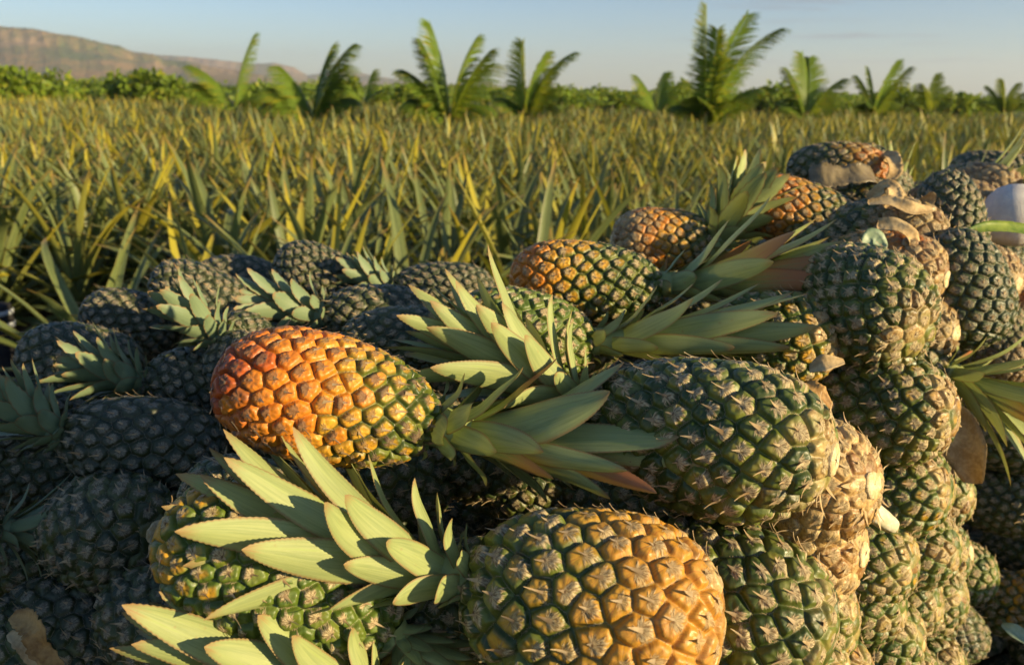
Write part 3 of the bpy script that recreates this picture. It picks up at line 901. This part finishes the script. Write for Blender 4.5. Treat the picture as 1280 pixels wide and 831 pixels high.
ribbon('dry_leaf', [(1186, 505, 1.02), (1198, 525, 1.01), (1208, 560, 1.00), (1218, 604, 1.00)], [.006, .020, .026, .010], M_DRY, 'broad papery dry leaf hanging from the right side of the stacked wall', 'dry leaf', cup=.55, face=-FWD - RIGHT * .9, seed=7)
ribbon('dry_leaf', [(1012, 462, .80), (1030, 455, .79), (1056, 452, .79)], [.004, .009, .002], M_DRY, 'thin tan leaf tip sticking out between the yellowish end and the corner fruit', 'dry leaf', cup=.4, seed=8)
ribbon('dry_leaf', [(1008, 478, .79), (1022, 492, .78), (1040, 510, .78)], [.004, .011, .002], M_BROWN, 'thin brown leaf tip below the yellowish pineapple end', 'dry leaf', cup=.4, seed=9)
ribbon('torn_leaf', [(16, 768, .72), (34, 776, .71), (44, 790, .70), (52, 812, .70), (78, 838, .70)], [.004, .010, .010, .009, .005], M_BROWN, 'torn curled orange-brown leaf in the dark lower left corner', 'torn leaf', cup=.5, jag=.08, seed=10)
ribbon('torn_leaf', [(12, 790, .73), (30, 806, .72), (50, 832, .72)], [.003, .007, .007], M_DRY, 'torn pale papery leaf under the orange-brown one in the lower left corner', 'torn leaf', cup=.4, jag=.08, seed=11)
ribbon('pale_shoot', [(1062, 617, .86), (1080, 625, .85), (1100, 638, .85), (1126, 658, .87)], [.004, .010, .011, .007], M_SHOOT, 'pale white young shoot with green base lying across the stacked wall', 'shoot', thick=.008, cup=-.5, seed=12)
ribbon('green_leaf', [(1204, 292, 1.1), (1230, 285, 1.1), (1262, 286, 1.1), (1300, 292, 1.1)], [.002, .008, .012, .010], M_GREEN, 'long fresh green leaf reaching in from the right edge under the round sack', 'leaf', cup=.4, seed=13)
ribbon('leaf', [(1252, 780, 1.25), (1266, 788, 1.24), (1292, 804, 1.24)], [.002, .011, .012], M_PALELEAF, 'single grey-green leaf in the dark lower right corner', 'leaf', cup=.4, seed=14)
ribbon('leaf_tip', [(1086, 328, 1.0), (1084, 312, 1.0), (1090, 300, 1.0), (1098, 308, 1.0), (1096, 322, 1.0)], [.006, .011, .012, .010, .004], M_PALELEAF, 'small blunt grey-green leaf stub standing behind the fat green corner fruit', 'leaf', cup=.6, seed=15)


def lathe(name, prof, mat, seg=32, wob=0.0, seed=0, parent=None):
    g = np.random.default_rng(seed)
    a = np.linspace(0, 2 * math.pi, seg, endpoint=False)
    pr = np.array(prof)
    ph = g.uniform(0, 6.28, 3)
    k = 1 + wob * (np.sin(2 * a + ph[0])[None] + 0.6 * np.sin(5 * a + ph[1])[None] * np.sin(pr[:, 1:2] * 40 + ph[2]))
    P = np.stack([pr[:, :1] * k * np.cos(a), pr[:, :1] * k * np.sin(a), np.broadcast_to(pr[:, 1:2], k.shape)], -1)
    ac = Acc()
    ac.grid(P, None, 0, True)
    return link(name, ac.mesh(name, [mat]), parent)


M_SACK = simple_mat('sack_cloth', (0.60, 0.56, 0.50), (0.74, 0.70, 0.62), 60, 0.85, 0.15, 0.5, 0.002)
M_SACKRED = simple_mat('sack_red', (0.50, 0.05, 0.035), (0.62, 0.10, 0.06), 50, 0.8, 0.2, 0.4, 0.002)
sk = bpy.data.objects.new('sack', None)
COL.objects.link(sk)
sk.location = at(1266, 284, 1.45)
tag(sk, 'pale grey rounded sack with a red patch on the far end of the pile', 'sack')
lathe('bag', [(0.0001, 0.078), (.018, .076), (.036, .068), (.049, .052), (.056, .030), (.057, .006), (.050, -.016), (.03, -.03), (.0001, -.034)][::-1], M_SACK, 40, .05, 3, sk)
pt = lathe('red_patch', [(.0584, .012), (.0590, .006), (.0582, -.004), (.054, -.014), (.050, -.022)][::-1], M_SACKRED, 40, .05, 3, sk)
bm_keep = [p.index for p in pt.data.polygons if p.center.x > 0.012 and p.center.y < 0.02]
import bmesh
bmx = bmesh.new()
bmx.from_mesh(pt.data)
bmx.faces.ensure_lookup_table()
bmesh.ops.delete(bmx, geom=[f for f in bmx.faces if f.index not in set(bm_keep)], context='FACES')
bmx.to_mesh(pt.data)
bmx.free()

# dark thing with two pale bands, standing on the soil at the left edge
M_BLACK = simple_mat('black_cloth', (0.012, 0.012, 0.014), (0.022, 0.021, 0.022), 30, 0.8, 0.2)
M_BAND = simple_mat('pale_band', (0.30, 0.34, 0.38), (0.42, 0.45, 0.48), 30, 0.7, 0.2)
bt = bpy.data.objects.new('boot', None)
COL.objects.link(bt)
bl = at(8, 452, 4.0)
bl.z = 0.0
bt.location = bl
tag(bt, 'black boot with two pale bands on the dark soil at the left edge', 'boot')
HB = max(at(8, 390, 4.0).z, 0.22)
lathe('shaft', [(0.0001, HB + .06), (.05, HB + .06), (.062, HB + .055), (.066, HB - .02), (.060, HB - .12), (.058, .12), (.066, .05), (.072, .02), (.072, .004), (.0001, .004)][::-1], M_BLACK, 28, .02, 5, bt)
for zb in (HB + .022, HB - .042):
    lathe('band', [(.0670, zb - .011), (.0688, zb - .010), (.0690, zb + .010), (.0668, zb + .012)], M_BAND, 28, .02, 5, bt)
ac = Acc()
sx = np.linspace(0, 1, 9)
a = np.linspace(0, 2 * math.pi, 18, endpoint=False)
Pz = np.stack([np.stack([np.full(18, .03 + .17 * x), (.052 - .012 * abs(x - .5)) * np.cos(a) * (1 if x < .95 else .02), .045 + (.040 - .012 * x) * np.sin(a) * (1 if x < .95 else .02)], -1) for x in sx])
ac.grid(Pz, None, 0, True)
link('toe', ac.mesh('toe', [M_BLACK]), bt)

# ------------------------------------------------------------------ ground
def ground_mat():
    mt, k, out = material('soil')
    o = k.obj()
    n = k.noise(0.35, o, 6.0)
    n2 = k.noise(9.0, o, 6.0, 0.65)
    col = k.mix(k.ss(n2, 0.3, 0.7), (0.060, 0.034, 0.018), (0.145, 0.085, 0.045))
    col = k.mix(k.ss(n, 0.45, 0.65, 0, .4), col, (0.12, 0.085, 0.05))
    principled(k, out, col, 0.9, 0.15, n2, 0.8, 0.03)
    return mt


def grass_ground_mat():
    mt, k, out = material('far_land')
    o = k.obj()
    n = k.noise(0.02, o, 6.0)
    n2 = k.noise(0.4, o, 5.0)
    col = k.mix(k.ss(n2, 0.3, 0.7), (0.05, 0.09, 0.018), (0.12, 0.14, 0.03))
    col = k.mix(k.ss(n, 0.4, 0.6, 0, .5), col, (0.16, 0.14, 0.05))
    principled(k, out, col, 0.9, 0.1, n2, 0.5, 0.2)
    return mt


def grid_plane(name, x0, x1, y0, y1, nx, ny, mat, amp, seed, z=0.0):
    xs, ys = np.linspace(x0, x1, nx), np.linspace(y0, y1, ny)
    X, Y = np.meshgrid(xs, ys)
    g = np.random.default_rng(seed)
    Z = z + amp * (np.sin(X * 3.1 + 1) * np.sin(Y * 2.3) + 0.6 * np.sin(X * 7.7 + Y * 5.1) + 0.5 * g.normal(0, 1, X.shape))
    ac = Acc()
    ac.grid(np.stack([X, Y, Z], -1), None, 0)
    return link(name, ac.mesh(name, [mat]))


structure(grid_plane('soil', -45, 45, -12, 46, 180, 116, ground_mat(), 0.018, 1, 0.0))
structure(grid_plane('ground', -4500, 4500, -300, 5200, 40, 40, grass_ground_mat(), 0.0, 2, -0.12))

# ------------------------------------------------------------------ the pineapple field
def plant_acc(seed, n, sn, cn, lmin, lmax, w, mat=0):
    g = np.random.default_rng(seed)
    ac = Acc()
    for i in range(n):
        f = i / (n - 1)
        ln = (lmin + (lmax - lmin) * smooth01(f / 0.55)) * (1 - 0.15 * f) * g.uniform(0.8, 1.12)
        th = 1.35 * (1 - f) ** 0.75 + 0.14 + g.normal(0, 0.13)
        cu = g.uniform(0.2, 1.2) * (0.5 + 0.7 * (1 - f)) + (g.uniform(0.3, 1.2) if g.uniform() < 0.12 else 0)
        leaf(ac, sn, cn, ln, w * g.uniform(0.8, 1.15), max(th, 0.04), cu, i * 2.399963 + g.normal(0, 0.25), 0.05 + 0.18 * f, 0.045 * (1 - 0.6 * f), 0.42, 0, g, side=g.normal(0, 0.22), prof='plant', twist=g.normal(0, 0.35))
    return ac


PLANTS = [plant_acc(500 + i, 38, 10, 3, 0.42, 0.94, 0.035).mesh('plant', [M_PLANT]) for i in range(7)]
THIN = [plant_acc(600 + i, 24, 5, 3, 0.40, 0.90, 0.038) for i in range(5)]


def field_edge(x):
    if x < -2.15:
        return 4.75
    return 3.55 + 0.25 * math.sin(x * 1.3) + (0.95 if x > 0.6 else 0.0) * min(1, max(0, (x - 0.6))) - (0.0 if x > -1.4 else 0.3)


def in_wedge(x, y, m=0.75):
    return abs(x) < 0.665 * y + m


gp = np.random.default_rng(77)
spots = []
ROW, STEP = 0.64, 0.47
for j in range(60):
    for i in range(-70, 71):
        y = 3.6 + j * ROW * (1 + 0.002 * j)
        x = i * STEP + (0.2 if j % 2 else 0) + gp.normal(0, 0.07)
        y += gp.normal(0, 0.08) + 0.05 * x
        if y < field_edge(x) or y > 33 or not in_wedge(x, y):
            continue
        spots.append((x, y))
spots.sort(key=lambda p: p[0] ** 2 + p[1] ** 2)
near, far = spots[:300], spots[300:]
print('plants', len(near), len(far))


def side_word(x, y):
    return ''


for i, (x, y) in enumerate(near):
    o = link('pineapple_plant', PLANTS[int(gp.integers(len(PLANTS)))])
    o.location = (x, y, -0.02)
    s = gp.uniform(0.90, 1.10) * (1.12 if y < 5.6 else 1.0)
    o.scale = (s, s, s * gp.uniform(0.94, 1.06))
    o.rotation_euler = (gp.normal(0, 0.06), gp.normal(0, 0.06), gp.uniform(0, 6.28))
    if y < 5.0:
        lab = 'pineapple plant in the front row of the field, long grey-green leaves over shaded soil'
    elif y < 8.0:
        lab = 'pineapple plant in the middle of the near field, sunlit yellow-green blade leaves'
    else:
        lab = 'pineapple plant further back in the field, small dense tuft of yellow-green blades'
    tag(o, lab, 'plant', 'pineapple plants of the field, ' + ('front row' if y < 5 else 'middle rows' if y < 8 else 'back rows'))
    o['red'] = 0.0

# the rows further back read as one mass
Vs, Qs, As, off = [], [], {'ls': [], 'lc': [], 'lr': []}, 0
base = [(np.concatenate(a.V), np.concatenate(a.Q), {k: np.concatenate(v) for k, v in a.A.items()}) for a in THIN]
for (x, y) in far:
    V, Q, A = base[int(gp.integers(len(base)))]
    t, s = gp.uniform(0, 6.28), gp.uniform(0.88, 1.12)
    c_, s_ = math.cos(t) * s, math.sin(t) * s
    P = np.stack([V[:, 0] * c_ - V[:, 1] * s_ + x, V[:, 0] * s_ + V[:, 1] * c_ + y, V[:, 2] * s - 0.02], -1)
    Vs.append(P)
    Qs.append(Q + off)
    for k in As:
        As[k].append((A[k] + (gp.uniform(0, 1) if k == 'lr' else 0)) % 1.0 if k == 'lr' else A[k])
    off += len(V)
ff = link('pineapple_field', np_mesh('pineapple_field', np.concatenate(Vs), np.concatenate(Qs), [M_PLANT], None, {k: np.concatenate(v) for k, v in As.items()}))
ff['kind'] = 'stuff'
ff['label'] = 'far rows of the pineapple field merging into one yellow-green mass'
ff['category'] = 'field'
ff['red'] = 0.0

# ------------------------------------------------------------------ young coconut palms in the field
def frond_mesh(seed, ln, th0, curl, side, leaflet, droop, name='frond'):
    g = np.random.default_rng(seed)
    ac = Acc()
    n = 84
    s = np.linspace(0, 1, n)
    th = th0 + curl * s ** 1.5
    ds = ln / (n - 1)
    rad = np.concatenate([[0], np.cumsum(np.sin(th[:-1]) * ds)])
    z = np.concatenate([[0], np.cumsum(np.cos(th[:-1]) * ds)])
    sd = side * s ** 2
    C = np.stack([rad, sd, z], -1)
    T = np.gradient(C, axis=0)
    T /= np.linalg.norm(T, axis=1, keepdims=True)
    B = np.cross(T, np.array([0, 0, 1.0]))
    B = np.stack([-np.sin(0 * s), np.cos(0 * s), 0 * s], -1)
    N = np.cross(T, B)
    N = -N
    a = np.linspace(0, 2 * math.pi, 6, endpoint=False)
    rr = 0.020 * (1 - 0.85 * s)
    ac.grid(C[:, None] + rr[:, None, None] * (B[:, None] * np.cos(a)[None, :, None] + N[:, None] * np.sin(a)[None, :, None]), dict(ls=np.full((n, 6), .5), lc=np.zeros((n, 6)), lr=np.full((n, 6), .985)), 0, True)
    for i in range(6, n):
        f = s[i]
        L = leaflet * (0.35 + 0.9 * math.sin(math.pi * min(1, 0.10 + 0.85 * f)) ** 0.8) * g.uniform(.85, 1.1)
        w = 0.019 * g.uniform(.8, 1.15)
        for sg in (-1, 1):
            fw = 0.40 + 0.60 * f + g.normal(0, .06)
            d0 = B[i] * sg * 1.0 + T[i] * fw + N[i] * 0.35
            d0 /= np.linalg.norm(d0)
            q = np.linspace(0, 1, 5)
            P = C[i] + d0 * (q * L)[:, None] + np.array([0, 0, -1]) * (droop * L * q ** 2 * g.uniform(.6, 1.4))[:, None]
            wv = np.cross(d0, N[i])
            wv /= np.linalg.norm(wv) + 1e-9
            ww = w * np.array([.5, 1, .9, .6, .05])
            G = np.stack([P - wv * ww[:, None], P + N[i] * (0.25 * ww[:, None]), P + wv * ww[:, None]], 1)
            lr = g.uniform(0, 1)
            ac.grid(G, dict(ls=np.broadcast_to(q[:, None], (5, 3)), lc=np.broadcast_to(np.array([-1, 0, 1.]), (5, 3)), lr=np.full((5, 3), lr)), 0)
    return ac.mesh(name, [M_PALM])


M_TRUNK = simple_mat('palm_trunk', (0.10, 0.07, 0.04), (0.22, 0.16, 0.09), 14, 0.85, 0.2, 0.6, 0.01)
# base x, y of the field there, distance, fronds (screen lean in degrees: + right, length m, toward camera azimuth jitter, curl)
PALMS = [
    (290, 108, 24, 'palm with one tall sunlit upright frond, first palm from the left', [(12, 2.25, .3), (-45, 1.7, .7), (-60, 1.75, .3), (-28, 1.7, .9), (60, 1.6, .8), (-75, 1.7, .7), (75, 1.2, .9)]),
    (388, 112, 19, 'low palm leaning right with a bright yellow rib, second from the left', [(24, 1.95, .5), (12, 1.7, .3), (32, 1.7, .8), (-58, 1.6, .3), (-72, 1.5, .7), (64, 1.5, .6), (-20, 1.3, .6)]),
    (562, 110, 18, 'broad bushy palm with spreading fronds near the middle of the skyline', [(-4, 2.1, .2), (6, 1.9, .5), (-34, 1.5, .7), (-52, 1.4, .9), (36, 1.85, .7), (26, 1.8, .4), (-66, 1.4, .6), (62, 1.3, .8), (-16, 1.8, .3)]),
    (658, 110, 23, 'dark palm with two forked upright fronds just right of the broad bushy one', [(-12, 2.0, -.2), (22, 2.3, .9), (8, 1.8, .4), (42, 1.5, .5), (-48, 1.2, .8), (68, 1.3, .7), (26, 1.5, .3)]),
    (822, 112, 30, 'small palm with one drooping lit frond, left of the tallest palm', [(36, 1.7, .9), (-25, 1.5, .5), (8, 1.5, .6), (-58, 1.4, .7), (64, 1.5, .6)]),
    (890, 118, 20, 'tallest palm, its long windblown fronds bent to the right', [(-10, 2.75, -.1), (4, 2.65, .5), (12, 2.8, 1.1), (-4, 2.2, .2), (44, 2.0, .8), (58, 1.7, .4), (24, 2.0, .6), (-40, 1.4, .8), (-62, 1.3, .6)]),
    (1012, 120, 26, 'bushy palm right of the tallest one with a single arm stretched right', [(-4, 2.0, .2), (8, 1.95, .4), (-24, 1.7, .4), (58, 1.9, .5), (-48, 1.5, .8), (30, 1.6, .7), (-64, 1.4, .7)]),
    (1096, 122, 30, 'slim dark palm with two raised fronds, third from the right', [(10, 2.0, .2), (26, 2.1, .5), (-22, 1.6, .5), (52, 1.4, .7), (-52, 1.3, .8), (-6, 1.7, .3)]),
    (1162, 124, 38, 'thin feathery small palm, second from the right', [(4, 1.75, .3), (36, 1.9, .9), (-34, 1.7, .6), (60, 1.5, .6), (-60, 1.4, .7)]),
    (1256, 126, 40, 'low dense palm at the right end of the skyline', [(8, 1.5, .6), (-24, 1.5, .6), (36, 1.6, .8), (60, 1.5, .6), (-58, 1.5, .6), (-5, 1.6, .4)]),
    (455, 108, 34, 'small low palm half hidden in the field between the leaning palm and the broad one', [(10, 1.5, .6), (-40, 1.4, .6), (46, 1.4, .6), (-62, 1.3, .6), (68, 1.3, .5)]),
]
ps = 4000
for (px, py, d, lab, fr) in PALMS:
    b = at(px, py, d)
    root = bpy.data.objects.new('palm_tree', None)
    COL.objects.link(root)
    root.location = (b.x, b.y, 0)
    tag(root, lab, 'palm', 'young palms along the skyline')
    tr = lathe('trunk', [(.16, -.1), (.15, .1), (.11, .35), (.09, .62), (.0001, .66)], M_TRUNK, 14, .05, ps, root)
    for (lean, ln, cu) in fr:
        ps += 1
        sc = 0.95
        me = frond_mesh(ps, (ln + .18) * sc * (1 if abs(lean) < 40 else .72), abs(R(lean)) * .62 + .05, cu * .85 + abs(R(lean)) * .30, 0.10 * ln, 0.62 if d < 28 else .56, .25)
        f = link('frond', me, root)
        f.location = (0, 0, .70)
        az = (0 if lean >= 0 else math.pi) + gp.normal(0, .45)
        f.rotation_euler = (0, 0, az)
        f['red'] = 0.0

# ------------------------------------------------------------------ low trees and bushes behind the field
def bush_mesh(seed, n, w, h, lf):
    g = np.random.default_rng(seed)
    ac = Acc()
    lobes = [(g.normal(0, w * .32), g.normal(0, w * .3), h * g.uniform(.25, .72), g.uniform(.22, .36) * w) for _ in range(9)]
    for i in range(n):
        lx, ly, lz, lr_ = lobes[int(g.integers(9))]
        v = g.normal(0, 1, 3)
        v /= np.linalg.norm(v)
        c = np.array([lx, ly, lz]) + v * lr_ * g.uniform(.55, 1.05) * np.array([1, 1, .85])
        c[2] = abs(c[2])
        d = v + g.normal(0, .7, 3) + np.array([0, 0, .4])
        d /= np.linalg.norm(d)
        b = np.cross(d, g.normal(0, 1, 3))
        b /= np.linalg.norm(b)
        L, W = lf * g.uniform(.7, 1.4), lf * .28 * g.uniform(.7, 1.3)
        q = np.array([0, .5, 1.])
        ww = np.array([.3, 1, .1]) * W
        P = c + d * (q * L)[:, None] + np.array([0, 0, -.25 * L]) * (q ** 2)[:, None]
        G = np.stack([P - b * ww[:, None], P + b * ww[:, None]], 1)
        ac.grid(G, dict(ls=np.broadcast_to(q[:, None], (3, 2)), lc=np.broadcast_to(np.array([-.7, .7]), (3, 2)), lr=np.full((3, 2), g.uniform(0, 1))), 0)
    return ac.mesh('crown', [M_BUSH])


BUSH = [bush_mesh(700 + i, 700, 2.4, h, .42) for i, h in enumerate((1.9, 2.2, 1.7, 2.5))]
TRUNK_ME = None


def bush(px, d, sx, sz, lab, group, k):
    global TRUNK_ME
    b = at(px, 112, d)
    root = bpy.data.objects.new('bush', None)
    COL.objects.link(root)
    root.location = (b.x, b.y, -.1)
    root.scale = (sx, sx, sz)
    root.rotation_euler.z = gp.uniform(0, 6.28)
    tag(root, lab, 'bush', group)
    c = link('crown', BUSH[k % 4], root)
    c['red'] = 0.0
    if TRUNK_ME is None:
        t = lathe('trunk', [(.09, -.1), (.06, .5), (.03, 1.1), (.0001, 1.12)], M_TRUNK, 10, .05, 1, root)
        TRUNK_ME = t.data
    else:
        link('trunk', TRUNK_ME, root)


BG = 'bushes behind the pineapple field'
bi = 0
for px, d, sx, sz, lab in [
    (8, 38, 1.0, 1.12, 'bright yellow-green bush at the left picture edge behind the field'),
    (48, 40, .9, 1.0, 'bright green bush second from the left edge, under the hill'),
    (85, 46, .8, .8, 'low green bush under the middle of the hill slope'),
    (150, 48, .9, .95, 'green bush left of a rounder one, under the orange hill slope'),
    (182, 46, 1.1, 1.15, 'rounded green bush standing highest left of the first palm'),
    (222, 46, .9, .95, 'green bush just left of the first palm'),
    (325, 50, 1.0, 1.0, 'green bush between the first and second palms'),
    (432, 50, .9, .95, 'green bush right of the leaning second palm'),
    (505, 52, .9, .9, 'green bush left of the broad bushy palm'),
    (700, 50, .8, .9, 'yellow-green bush right of the dark forked palm'),
    (765, 60, .8, .95, 'small green bush left of the palm with the drooping frond'),
    (855, 50, .9, 1.0, 'green bush tucked left of the tallest palm'),
    (945, 52, .8, .95, 'small pointed green bush right of the tallest palm'),
    (978, 50, .9, 1.1, 'bright green bush beside the palm with the outstretched arm'),
    (1045, 52, .9, .95, 'green bush between the bushy palm and the slim dark palm'),
    (1132, 54, .9, 1.05, 'green bush right of the slim dark palm'),
    (1202, 54, .9, .95, 'green bush right of the thin feathery palm'),
    (1230, 60, .8, .8, 'low green bush left of the last palm'),
]:
    bush(px, d, sx, sz, lab, BG, bi)
    bi += 1

# a far belt of scrub, too dense to count
Vs, Qs, As, off = [], [], {'ls': [], 'lc': [], 'lr': []}, 0
for i in range(260):
    d = gp.uniform(62, 150)
    x = gp.uniform(-.72, .72) * d
    me = BUSH[int(gp.integers(4))]
    nV = len(me.vertices)
    V = np.zeros(nV * 3, np.float32)
    me.vertices.foreach_get('co', V)
    V = V.reshape(-1, 3)
    Q = np.zeros(len(me.loops), np.int32)
    me.loops.foreach_get('vertex_index', Q)
    Q = Q.reshape(-1, 4)
    sub = gp.permutation(700)[:150]
    vi = (sub[:, None] * 6 + np.arange(6)[None]).ravel()
    loc = np.array([[0, 1, 3, 2], [2, 3, 5, 4]])
    s = gp.uniform(.8, 1.5)
    t = gp.uniform(0, 6.28)
    Vv = V[vi]
    P = np.stack([(Vv[:, 0] * math.cos(t) - Vv[:, 1] * math.sin(t)) * s * 1.5 + x, (Vv[:, 0] * math.sin(t) + Vv[:, 1] * math.cos(t)) * s + d, Vv[:, 2] * s * (0.42 + d / 400) - .1], -1)
    Vs.append(P)
    Qs.append((np.arange(150)[:, None, None] * 6 + loc[None]).reshape(-1, 4) + off)
    for k in As:
        arr = np.zeros(nV, np.float32)
        me.attributes[k].data.foreach_get('value', arr)
        As[k].append(arr[vi])
    off += len(vi)
sc_ = link('scrub', np_mesh('scrub', np.concatenate(Vs), np.concatenate(Qs), [M_BUSH], None, {k: np.concatenate(v) for k, v in As.items()}))
sc_['kind'] = 'stuff'
sc_['label'] = 'far low belt of green scrub along the horizon'
sc_['category'] = 'scrub'
sc_['red'] = 0.0


# ------------------------------------------------------------------ the hills
def hill_mat():
    mt, k, out = material('hill')
    geo = k.n('ShaderNodeNewGeometry')
    o = k.obj()
    sx = k.n('ShaderNodeSeparateXYZ')
    k.t.links.new(geo.outputs['Normal'], sx.inputs[0])
    steep = k.ss(k.m('ABSOLUTE', sx.outputs[2]), 0.80, 0.45)
    n = k.noise(0.006, o, 7.0, 0.6)
    n2 = k.noise(0.04, o, 5.0, 0.6)
    col = k.mix(k.ss(k.add(k.mul(n, .6), k.mul(n2, .4)), .40, .60), (0.10, 0.125, 0.04), (0.30, 0.19, 0.07))
    rock = k.mix(k.ss(n2, .35, .65), (0.20, 0.13, 0.07), (0.42, 0.30, 0.18))
    cliff = k.attr('cliff')
    col = k.mix(k.mul(cliff, k.ss(n, .42, .62, 0, .85)), col, rock)
    principled(k, out, col, 0.95, 0.05, n2, 0.8, 6.0)
    return mt


M_HILL = hill_mat()


def hill(name, prof, d0, depth, seed, foot=112):
    g = np.random.default_rng(seed)
    xs = np.arange(prof[0][0], prof[-1][0] + .1, 2.0)
    top = np.interp(xs, [p[0] for p in prof], [p[1] for p in prof])
    nx = len(xs)
    us = np.array([0, .08, .16, .24, .32, .40, .48, .54, .58, .61, .64, .68, .74, .84, 1.0])
    hs = np.array([0, .05, .12, .20, .30, .42, .55, .64, .70, .86, .97, 1.0, 1.0, .98, .9])
    cl = np.array([0, 0, 0, 0, 0, .1, .3, .7, 1, 1, 1, .6, .1, 0, 0])
    us_f = np.linspace(0, 1, 90)
    rows, C = [], []
    ph = g.uniform(0, 6.28, 8)
    for u in us_f:
        dd = d0 + depth * u
        X, Y, Z = [], [], []
        for i, px in enumerate(xs):
            k = px * .05
            sp = .03 * math.sin(k * .5 + ph[0]) + .006 * math.sin(k * 2.1 + ph[1]) + .003 * math.sin(k * 7.3 + ph[2])
            uu = min(1, max(0, u + sp * math.sin(math.pi * u)))
            H = at(float(px), float(top[i]), d0 + depth * .64).z
            h = np.interp(uu, us, hs) * H
            h += H * .012 * math.sin(k * 1.7 + u * 5 + ph[3]) * math.sin(k * .61 - u * 7 + ph[4]) * 2 * math.sin(math.pi * min(1, u * 1.4)) * (u < .6)
            p = at(float(px), 100, dd)
            X.append(p.x)
            Y.append(p.y)
            Z.append(max(h, -1) - 1.5)
        rows.append(np.stack([X, Y, Z], -1))
        C.append(np.interp(u, us, cl) * np.ones(nx))
    ac = Acc()
    ac.grid(np.array(rows) + g.normal(0, 1, (90, nx, 3)) * np.array([0, 0, d0 * .0006]), dict(cliff=np.array(C)))
    return structure(link(name, ac.mesh(name, [M_HILL])))


hill('hills', [(-160, 24), (-60, 28), (0, 32), (50, 36), (75, 42), (105, 46), (135, 54), (155, 57), (168, 64), (195, 67), (206, 74), (235, 76), (262, 82), (300, 88), (340, 96), (380, 104)], 1500, 700, 31)
hill('far_hills', [(120, 66), (190, 68), (245, 72), (320, 80), (345, 79), (368, 84), (384, 94), (420, 90), (452, 92), (480, 97), (520, 103), (560, 106), (620, 107), (700, 108)], 2900, 900, 32)

# ------------------------------------------------------------------ sky
w = bpy.data.worlds.new('World')
SC.world = w
w.use_nodes = True
w.node_tree.nodes.clear()
k = NT(w.node_tree)
sky = k.n('ShaderNodeTexSky', sky_type='NISHITA')
sky.sun_disc = False
sky.sun_elevation = SUN_EL
sky.sun_rotation = SUN_AZ
sky.altitude = 300
sky.air_density = 1.0
sky.dust_density = 0.3
sky.ozone_density = 2.2
bg = k.n('ShaderNodeBackground')
bg.inputs[1].default_value = 0.066
tc = k.n('ShaderNodeTexCoord')
sp = k.n('ShaderNodeSeparateXYZ')
k.t.links.new(tc.outputs['Generated'], sp.inputs[0])
zz = k.m('MAXIMUM', sp.outputs[2], 0.01)
az = k.m('ARCTAN2', sp.outputs[0], sp.outputs[1])
cn = k.noise(1.0, k.xyz(k.mul(az, 5.0), k.mul(zz, 75.0), 3.0), 5.0, 0.6)
side = k.ss(az, 0.0, 0.5)
band = k.mul(k.ss(cn, 0.52, 0.68), k.mul(side, k.ss(sp.outputs[2], 0.02, 0.045)))
band = k.mul(band, k.ss(sp.outputs[2], 0.20, 0.10))
tn = k.n('ShaderNodeMix', data_type='RGBA', blend_type='MULTIPLY')
tn.inputs[0].default_value = 1.0
k.put(tn.inputs[6], sky.outputs[0])
k.put(tn.inputs[7], (0.93, 1.02, 1.20))
col = k.mix(k.mul(band, 0.6), tn.outputs[2], (2.2, 2.2, 2.7))
k.t.links.new(col, bg.inputs[0])
wo = k.n('ShaderNodeOutputWorld')
k.t.links.new(bg.outputs[0], wo.inputs[0])

# ------------------------------------------------------------------ the air
mt, k, out = material('haze_air')
pv = k.n('ShaderNodeVolumePrincipled')
pv.inputs['Color'].default_value = (0.80, 0.88, 1.0, 1)
pv.inputs['Density'].default_value = 2.0e-4
pv.inputs['Anisotropy'].default_value = 0.2
k.t.links.new(pv.outputs[0], out.inputs['Volume'])
mt.cycles.homogeneous_volume = True
x0, x1, y0, y1, z0, z1 = -4600, 4600, -400, 5300, -1.2, 190
Vb = [(x, y, z) for z in (z0, z1) for y in (y0, y1) for x in (x0, x1)]
Qb = [(0, 2, 3, 1), (4, 5, 7, 6), (0, 1, 5, 4), (2, 6, 7, 3), (0, 4, 6, 2), (1, 3, 7, 5)]
hz = link('haze', np_mesh('haze', Vb, Qb, [mt], smooth=False))
hz['kind'] = 'stuff'
hz['label'] = 'thin blue haze in the air over the plain'
hz['category'] = 'haze'
